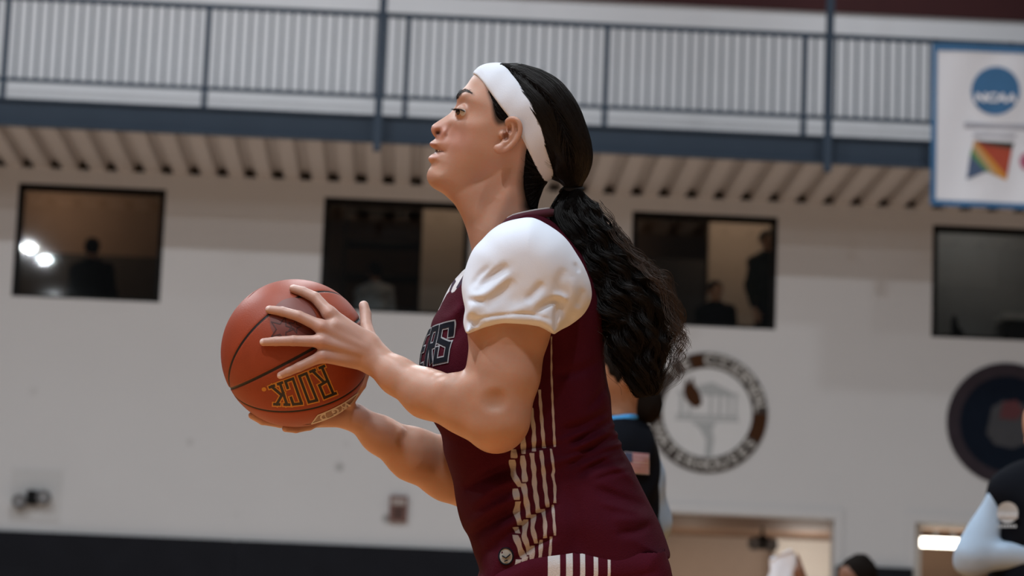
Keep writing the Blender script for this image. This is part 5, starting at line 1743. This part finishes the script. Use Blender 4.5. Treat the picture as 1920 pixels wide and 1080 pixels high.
put('stamp_border', np.array(g.V), g.F, pw, skin_ball, M_white)
for ch, t in (('D', .24), ('G', .50), ('W', .76)):
    i = int(t * (len(up_) - 1)); c = (up_[i] + lo_[i]) / 2; d = up_[min(i + 2, len(up_) - 1)] - up_[i - 2]; d /= np.linalg.norm(d)
    V, Fc = text_geo(ch, 15, 0.6)
    g = MB(); g.add([on_skin(*(c - d * v[0] * 1.25 + np.array([-d[1], d[0]]) * v[1]), 0.9) for v in V], Fc)
    put('stamp_letter', np.array(g.V), g.F, pw, skin_ball, M_white)
# ================================================================== other people
def skin_plain(name, col): return mat(name, col, rough=0.5, spec=0.3, noise=0.06, nscale=30, sss=0.05)


SK1, SK2, SK3 = skin_plain('tan_skin', (0.42, 0.22, 0.14)), skin_plain('brown_skin', (0.20, 0.10, 0.065)), skin_plain('light_skin', (0.55, 0.33, 0.25))
CLOTHS = {}
def cl(name, col):
    if name not in CLOTHS: CLOTHS[name] = mat(name, col, rough=0.9, spec=0.04, noise=0.12, nscale=12)
    return CLOTHS[name]


DARKHAIR = cl('dark_hair', (0.010, 0.008, 0.007))


def figure(D, hx, hy, H, label, turn=0.0, skin=SK1, top=None, bottom=None, hair=DARKHAIR, over=None, sleeve=1.0, group=None, floor_z=0.0, hairstyle='short', res=None, sr=1.0):
    """a dressed figure: head centre at image place (hx, hy) at distance D, head height H px; turn in degrees about the vertical, 0 = facing the camera"""
    fpw = frame_pw(D)
    k = 1.0
    c, s_ = math.cos(R(turn)), math.sin(R(turn))
    def T(x, y, z): return np.array([hx + (x * c - z * s_) * H, hy + y * H, (x * s_ + z * c) * H])
    # floor in frame units straight below
    p1, p2 = fpw([[hx, hy, 0]])[0], fpw([[hx, hy + 100, 0]])[0]
    fy = (p1[2] - floor_z) / (p1[2] - p2[2]) * 100 / H
    hipy = 3.45
    leg = fy - 0.12 - hipy
    L = 3.35
    kn = max(0.0, 1 - leg / L)
    j = dict(neck=T(0, .55, -.06), chest=T(0, 1.05, 0), belly=T(0, 2.3, 0.02), pelvis=T(0, 3.25, 0), shl=T(.80, 1.02, 0), shr=T(-.80, 1.02, 0), ell=T(1.0, 2.3, -.05), elr=T(-1.0, 2.3, -.05),
             wrl=T(.92, 3.3, .25), wrr=T(-.92, 3.3, .25), hil=T(.38, hipy, 0), hir=T(-.38, hipy, 0), knl=T(.42, hipy + leg * .5, .2 + 2.2 * kn), knr=T(-.42, hipy + leg * .5, .2 + 2.2 * kn), anl=T(.42, fy - .18, 0), anr=T(-.42, fy - .18, 0))
    for q, v in (over or {}).items(): j[q] = np.array(v, float)
    if hasattr(top, '__call__'): top = top()
    rt = fpw([[hx, hy + fy * H, 0]])[0]
    root = empty('person', (rt[0], rt[1], floor_z), label, 'person', group)
    res = res or max(1.6, H / 16)
    hd_ = T(0, 0, 0)
    headn = Union([Ell(T(0, -.10, -.05), (.36 * H, .40 * H, .43 * H), .1 * H, np.array([[c, 0, s_], [0, 1, 0], [-s_, 0, c]])), Cap(T(0, .18, .08), T(0, .34, .20), .25 * H, .15 * H, .14 * H), Cap(T(0, .02, .36), T(0, .14, .44), .05 * H, .06 * H, .08 * H),
                   Ell(T(0, .27, .33), (.09 * H, .05 * H, .07 * H), .06 * H), Ell(T(.37, .03, -.04), (.05 * H, .12 * H, .08 * H), .03 * H), Ell(T(-.37, .03, -.04), (.05 * H, .12 * H, .08 * H), .03 * H)], k=.1 * H)
    headc = Cut(headn, [Ell(T(.14, -.02, .46), (.09 * H, .06 * H, .09 * H)), Ell(T(-.14, -.02, .46), (.09 * H, .06 * H, .09 * H))], k=.06 * H, ku=.08 * H)
    hands = []
    for a, b in (('ell', 'wrl'), ('elr', 'wrr')):
        d = (j[b] - j[a]) / np.linalg.norm(j[b] - j[a])
        sd = np.cross(d, [0.2, 0.3, 1.0]); sd /= np.linalg.norm(sd)
        fs = [Cap(j[b] + d * .12 * H, j[b] + d * .40 * H, .12 * H, .16 * H, .08 * H)]
        for q in (-.12, -.04, .04, .12):
            fs.append(Cap(j[b] + d * .42 * H + sd * q * H, j[b] + d * (.80 - abs(q) * .8) * H + sd * q * 1.5 * H, .05 * H, .04 * H, .02 * H))
        fs.append(Cap(j[b] + d * .22 * H + sd * .14 * H, j[b] + d * .48 * H + sd * .30 * H, .06 * H, .045 * H, .04 * H))
        hands.append(Union(fs, k=.08 * H))
        hands.append(Cap(j[a], j[b], .14 * H, .11 * H, .08 * H))
    body_ = Union([headc, Cap(T(0, .3, -.05), j['chest'] * .5 + j['neck'] * .5, .24 * H, .26 * H, .1 * H), Cap(j['chest'], j['pelvis'], .4 * H, .4 * H, .1 * H)] + hands +
                  [Cap(j['shl'], j['ell'], .15 * H, .15 * H, .1 * H), Cap(j['shr'], j['elr'], .15 * H, .15 * H, .1 * H), Cap(j['chest'], j['shl'], .3 * H, .15 * H, .1 * H), Cap(j['chest'], j['shr'], .3 * H, .15 * H, .1 * H)], k=.08 * H)
    lo = np.min([v for v in j.values()] + [T(0, -.7, 0)], 0) - .9 * H; hi = np.max([v for v in j.values()] + [T(0, 0, .5)], 0) + .9 * H
    P, Q = surface(body_, lo, hi, h=res, nb=10, relax=1); put('body', P, Q, fpw, root, skin)
    vr = 0.78 if isinstance(top, tuple) else 1.0
    tor = [Cap(j['chest'], j['belly'], .56 * H, .50 * H, .3 * H), Cap(j['chest'] + T(.22, 0, 0) - T(0, 0, 0), j['belly'] + T(.2, 0, 0) - T(0, 0, 0), .46 * H, .42 * H, .3 * H), Cap(j['chest'] - T(.22, 0, 0) + T(0, 0, 0), j['belly'] - T(.2, 0, 0) + T(0, 0, 0), .46 * H, .42 * H, .3 * H),
           Cap(j['belly'], j['pelvis'], .56 * H, .60 * H, .3 * H), Cap(j['neck'] * .3 + j['chest'] * .7, j['shl'] * vr + (j['neck'] * .3 + j['chest'] * .7) * (1 - vr), .32 * H, .30 * H * vr, .25 * H), Cap(j['neck'] * .3 + j['chest'] * .7, j['shr'] * vr + (j['neck'] * .3 + j['chest'] * .7) * (1 - vr), .32 * H, .30 * H * vr, .25 * H)]
    slv_ = []
    for a, b, c_ in (('shl', 'ell', 'wrl'), ('shr', 'elr', 'wrr')):
        slv_.append(Cap(j[a], j[b], (.27 if sr == 1 else .22) * H * sr, (.28 if sr == 1 else .34) * H * sr, .2 * H))
        if sleeve > .6: slv_.append(Cap(j[b], j[b] + (j[c_] - j[b]) * .88, .26 * H * sr, .19 * H * sr, .12 * H))
    def wob(nd, amp=.022): return Fn(lambda P_: nd(P_) + amp * H * (np.sin(P_[:, 1] / H * 7 + P_[:, 0] / H * 5) + np.sin(P_[:, 1] / H * 13 - P_[:, 2] / H * 9 + P_[:, 0] / H * 4)), nd.c, nd.r)
    tops = top if isinstance(top, tuple) else (top, top)
    if tops[0] is tops[1]:
        P, Q = surface(wob(Union(tor + slv_, k=.2 * H)), lo, hi, h=res, nb=10, relax=1); put('top', P, Q, fpw, root, tops[0])
    else:
        P, Q = surface(wob(Union(tor, k=.2 * H), .012), lo, hi, h=res, nb=10, relax=1); vest = put('vest', P, Q, fpw, root, tops[0])
        P, Q = surface(wob(Union(slv_, k=.2 * H), .013), lo, hi, h=res, nb=10, relax=1); put('shirt_sleeves', P, Q, fpw, root, tops[1])
    lg = Union([Cap(j['pelvis'], j['hil'], .5 * H, .42 * H, .2 * H), Cap(j['pelvis'], j['hir'], .5 * H, .42 * H, .2 * H), Cap(j['hil'], j['knl'], .42 * H, .28 * H, .12 * H), Cap(j['knl'], j['anl'], .28 * H, .20 * H, .12 * H), Cap(j['hir'], j['knr'], .42 * H, .28 * H, .12 * H), Cap(j['knr'], j['anr'], .28 * H, .20 * H, .12 * H)], k=.12 * H)
    P, Q = surface(lg, lo, hi, h=res * 1.5, nb=10, relax=1); put('trousers', P, Q, fpw, root, bottom or cl('black_trousers', (0.012, 0.012, 0.014)))
    ft = Union([Cap(q, q + T(0, .08, .5) - T(0, 0, 0), .16 * H, .12 * H, .05 * H) for q in (j['anl'], j['anr'])], k=.05 * H)
    P, Q = surface(ft, lo, hi, h=res, nb=10, relax=1); put('shoes', P, Q, fpw, root, cl('dark_shoes', (0.02, 0.02, 0.02)))
    cap = Ell(T(0, -.13, -.10), (.39 * H, .43 * H, .465 * H), .1 * H, np.array([[c, 0, s_], [0, 1, 0], [-s_, 0, c]]))
    items = [cap]
    if hairstyle == 'bun': items += [Ell(T(0, -.02, -.58), (.20 * H, .2 * H, .2 * H), .08 * H), Ell(T(0, .2, -.4), (.25 * H, .2 * H, .16 * H), .08 * H)]
    if hairstyle == 'lowbun': items += [Ell(T(0, .36, -.34), (.24 * H, .27 * H, .23 * H), .08 * H)]
    if hairstyle == 'topknot': items += [Ell(T(.05, -.46, -.14), (.2 * H, .13 * H, .18 * H), .08 * H)]
    if hairstyle == 'long': items += [Cap(T(0, .1, -.35), T(0, .8, -.4), .3 * H, .2 * H, .1 * H)]
    face_cut = Cap(T(0, .05, .62), T(0, .75, .40), .47 * H, .50 * H)
    hu = Cut(Union(items, k=.1 * H), [face_cut, Cap(T(-.9, .28, .16), T(.9, .28, .16), .24 * H, .24 * H)] if hairstyle in ('short', 'topknot') else [face_cut], k=.05 * H)
    hf = Fn(lambda P_: hu(P_) + .012 * H * np.sin(P_[:, 0] / H * 40) * np.sin(P_[:, 1] / H * 22), hu.c, hu.r)
    P, Q = surface(hf, T(0, 0, 0) - 1.2 * H, T(0, 0, 0) + 1.2 * H, h=res, nb=10, relax=1); put('hair', P, Q, fpw, root, hair)
    return root, fpw, T, j


black_top = cl('black_top', (0.008, 0.008, 0.009)); grey_top = cl('grey_white_top', (0.30, 0.30, 0.31)); olive_top = cl('dark_olive_top', (0.022, 0.024, 0.021))
blue_shirt = cl('pale_blue_shirt', (0.34, 0.44, 0.56)); vest_m = cl('black_vest', (0.0055, 0.0065, 0.0095))
dW = lambda Y: float(((at(960, 540, Y) - CAM) @ FWD))

figure(dW(YW + .75), 172, 466, 38, 'person in black behind the leftmost window', turn=160, top=black_top, skin=SK2, floor_z=RF)
figure(dW(YW + .8), 702, 510, 36, 'person in a greyish white top behind the second window', turn=150, top=grey_top, skin=SK2, floor_z=RF)
figure(dW(YW + .7), 1342, 546, 37, 'person in black seated low behind the third window', turn=-18, top=black_top, skin=SK1, floor_z=RF)
figure(dW(YW + .8), 1440, 452, 38, 'tall person in dark coat standing at the edge of the third window', turn=-25, top=olive_top, skin=SK1, floor_z=RF)

# official behind the player
D_ = 7.4
root, fpw, T, j = figure(D_, 1160, 705, 145, 'person in black top with flag patch standing behind the player', turn=80, top=(vest_m, blue_shirt), skin=skin_plain('tawny_skin', (0.30, 0.16, 0.10)), hairstyle='lowbun', res=5,
                         over=dict(neck=(1158, 785, 0), chest=(1150, 862, 0), belly=(1150, 1010, 0), shr=(1100, 872, 60), shl=(1205, 872, -60), elr=(1085, 1010, 80), ell=(1221, 985, -50), wrl=(1130, 1080, -60), wrr=(1020, 1060, 60)))
# flag patch sewn to the near sleeve side of the vest
vest = [o for o in root.children if o.name.startswith('vest')][0]
M_fw, M_fr, M_fb = mat('flag_white', (0.50, 0.42, 0.44), rough=0.8), mat('flag_red', (0.40, 0.16, 0.19), rough=0.8), mat('flag_blue', (0.045, 0.06, 0.12), rough=0.8)


def ray_vest(px, py, lift=2.5):
    me = vest.data
    return None


tree = None
def surf_z(ob, fpw_, D_, px, py):
    """frame z of an object's surface as met by the sight line through an image place"""
    o = Vector(CAM); d = Vector(FWD + RGT * ((px - 960) / F) + UPV * ((540 - py) / F)).normalized()
    from mathutils.bvhtree import BVHTree
    key = ob.name
    if key not in _bvh:
        og = origin_of(ob)
        _bvh[key] = (BVHTree.FromPolygons([tuple(np.array(v.co[:]) + og) for v in ob.data.vertices], [tuple(p.vertices) for p in ob.data.polygons]))
    h = _bvh[key].ray_cast(o, d)
    return h[0], h[1], d


_bvh = {}


def patch(ob, pts, m, name, parent, lift):
    """flat printed piece following the cloth of ob; pts in image places"""
    pts = np.array(pts, float)
    if len(pts) == 4:
        fine = []
        for i in range(4): fine += [pts[i] + (pts[(i + 1) % 4] - pts[i]) * t for t in (0, .2, .4, .6, .8)]
        pts = np.array(fine)
    c0 = pts.mean(0); n_ = len(pts); V = []
    for q in (0, .34, .67, 1.0):
        for p in (pts if q else pts[:1]):
            h, nrm, d = surf_z(ob, None, None, *(c0 + (p - c0) * q))
            if h is None: h = last
            last = h
            V.append(np.array(h) - np.array(d) * lift)
    Fc = [(0, 1 + i, 1 + (i + 1) % n_) for i in range(n_)]
    for k_ in range(2):
        o1, o2 = 1 + k_ * n_, 1 + (k_ + 1) * n_
        Fc += [(o1 + i, o2 + i, o2 + (i + 1) % n_, o1 + (i + 1) % n_) for i in range(n_)]
    og = origin_of(parent)
    return link(name, mesh_data(name, np.array(V) - og, Fc, False, m), parent)


def q4(x0, y0, x1, y1, sk=0.08):
    return [(x0, y0 + 0), (x1, y0 + (x1 - x0) * sk), (x1, y1 + (x1 - x0) * sk), (x0, y1)]


fl0 = patch(vest, q4(1170, 847, 1217, 886), M_fw, 'flag_patch', root, 0.012)
for i in range(6):
    patch(vest, q4(1186 if i < 3 else 1171, 849 + i * 6.2, 1216, 851.6 + i * 6.2), M_fr, 'flag_stripe', fl0, 0.0145)
patch(vest, q4(1171, 848, 1186, 866), M_fb, 'flag_canton', fl0, 0.0145)
b = MB(); b.tube([fpw([(1150 + 40 * math.cos(a), 786 - 5 * math.cos(a), 40 * math.sin(a))])[0] for a in np.linspace(0, 2 * PI, 25)[:-1]], 0.012, 8, True)
b.build('collar', cl('bright_blue_trim', (0.07, 0.30, 0.62)), root, smooth=True)

# official at the right edge, arms folded
root, fpw, T, j = figure(8.6, 1968, 805, 140, 'person in black vest and pale blue sleeves with folded arms at right edge', turn=50, top=(vest_m, blue_shirt), skin=SK1, res=4.2, sr=0.78,
                         over=dict(neck=(1945, 870, 0), chest=(1945, 950, -6), belly=(1945, 1100, 0), pelvis=(1945, 1240, 0), shr=(1876, 930, 2), shl=(2035, 940, -8), elr=(1820, 1040, 22), ell=(2072, 1060, 20), wrr=(1990, 1034, 84), wrl=(1880, 1096, 60)))
vest = [o for o in root.children if o.name.startswith('vest')][0]
M_lg, M_lg2 = mat('pale_logo', (0.42, 0.45, 0.47), rough=0.7), mat('white_logo', (0.62, 0.63, 0.65), rough=0.7)
lg = patch(vest, [(1889 + 20 * math.cos(t), 961 + 20 * math.sin(t)) for t in np.linspace(0, 2 * PI, 25)[:-1]], M_lg, 'round_logo', root, 0.02)
patch(vest, q4(1871, 961, 1908, 971, .03), M_lg2, 'logo_band', lg, 0.024)
V, Fc = text_geo('NCAA', 10, .5)
pts = []
for v in V:
    h, nrm, d = surf_z(vest, None, None, 1889.5 + v[0] * 1.2, 966.5 - v[1] * .8)
    pts.append(np.array(h if h else pts[-1]) - np.array(d) * .027)
link('logo_lettering', mesh_data('logo_lettering', np.array(pts) - origin_of(lg), Fc, False, M_lg), lg)
for i in range(7): patch(vest, q4(1868 + i * 5.6, 984, 1872 + i * 5.6, 989, .03), M_lg, 'caption_mark', root, 0.02)['kind'] = 'stuff'

# people by the passage
figure(13.7, 1603, 1088, 84, 'person with black topknot hair, only the head showing above bottom edge', turn=58, top=black_top, skin=SK2, hairstyle='topknot', res=4)
root, fpw, T, j = figure(13.2, 1560, 1160, 84, 'person below the passage raising a white towel, mostly out of frame', turn=60, top=cl('rust_top', (0.15, 0.03, 0.02)), skin=SK2, res=4, sleeve=.5,
                         over=dict(ell=(1560, 1190, 60), wrl=(1505, 1093, 60)))
tw = MB()
twp = fpw([(1458, 1036, 62), (1452, 1060, 62), (1450, 1090, 64), (1452, 1130, 62)])
nn_ = 18; rows = 14; V = []; Fc = []
for i in range(rows + 1):
    t = i / rows; cy = 1033 + t * 120; cx_ = 1452 + 4 * math.sin(t * 5) ; w = (13 + 14 * min(1, t * 2.2)) * (1 - .15 * t)
    for k in range(nn_):
        a = 2 * PI * k / nn_
        rr_ = w * (1 + .2 * math.sin(3 * a + t * 6) + .12 * math.sin(5 * a - t * 9))
        V.append((cx_ + rr_ * math.cos(a) + (14 * (1 - t) if math.cos(a) > 0 else 0), cy - (4 + 5 * (1 - t)) * math.cos(a) + 3 * math.sin(3 * a + 1) * (1 - t), 62 + rr_ * .7 * math.sin(a)))
for i in range(rows):
    for k in range(nn_): Fc.append((i * nn_ + k, i * nn_ + (k + 1) % nn_, (i + 1) * nn_ + (k + 1) % nn_, (i + 1) * nn_ + k))
Fc += [tuple(range(nn_)), tuple(rows * nn_ + k for k in range(nn_))[::-1]]
o0 = fpw([(1452, 1153, 62)])[0]
tw_o = put('towel', np.array(V), Fc, fpw, None, cl('white_towel', (0.70, 0.74, 0.82)), origin=o0)
tag(tw_o, 'crumpled white towel held up in front of the brown passage', 'towel')
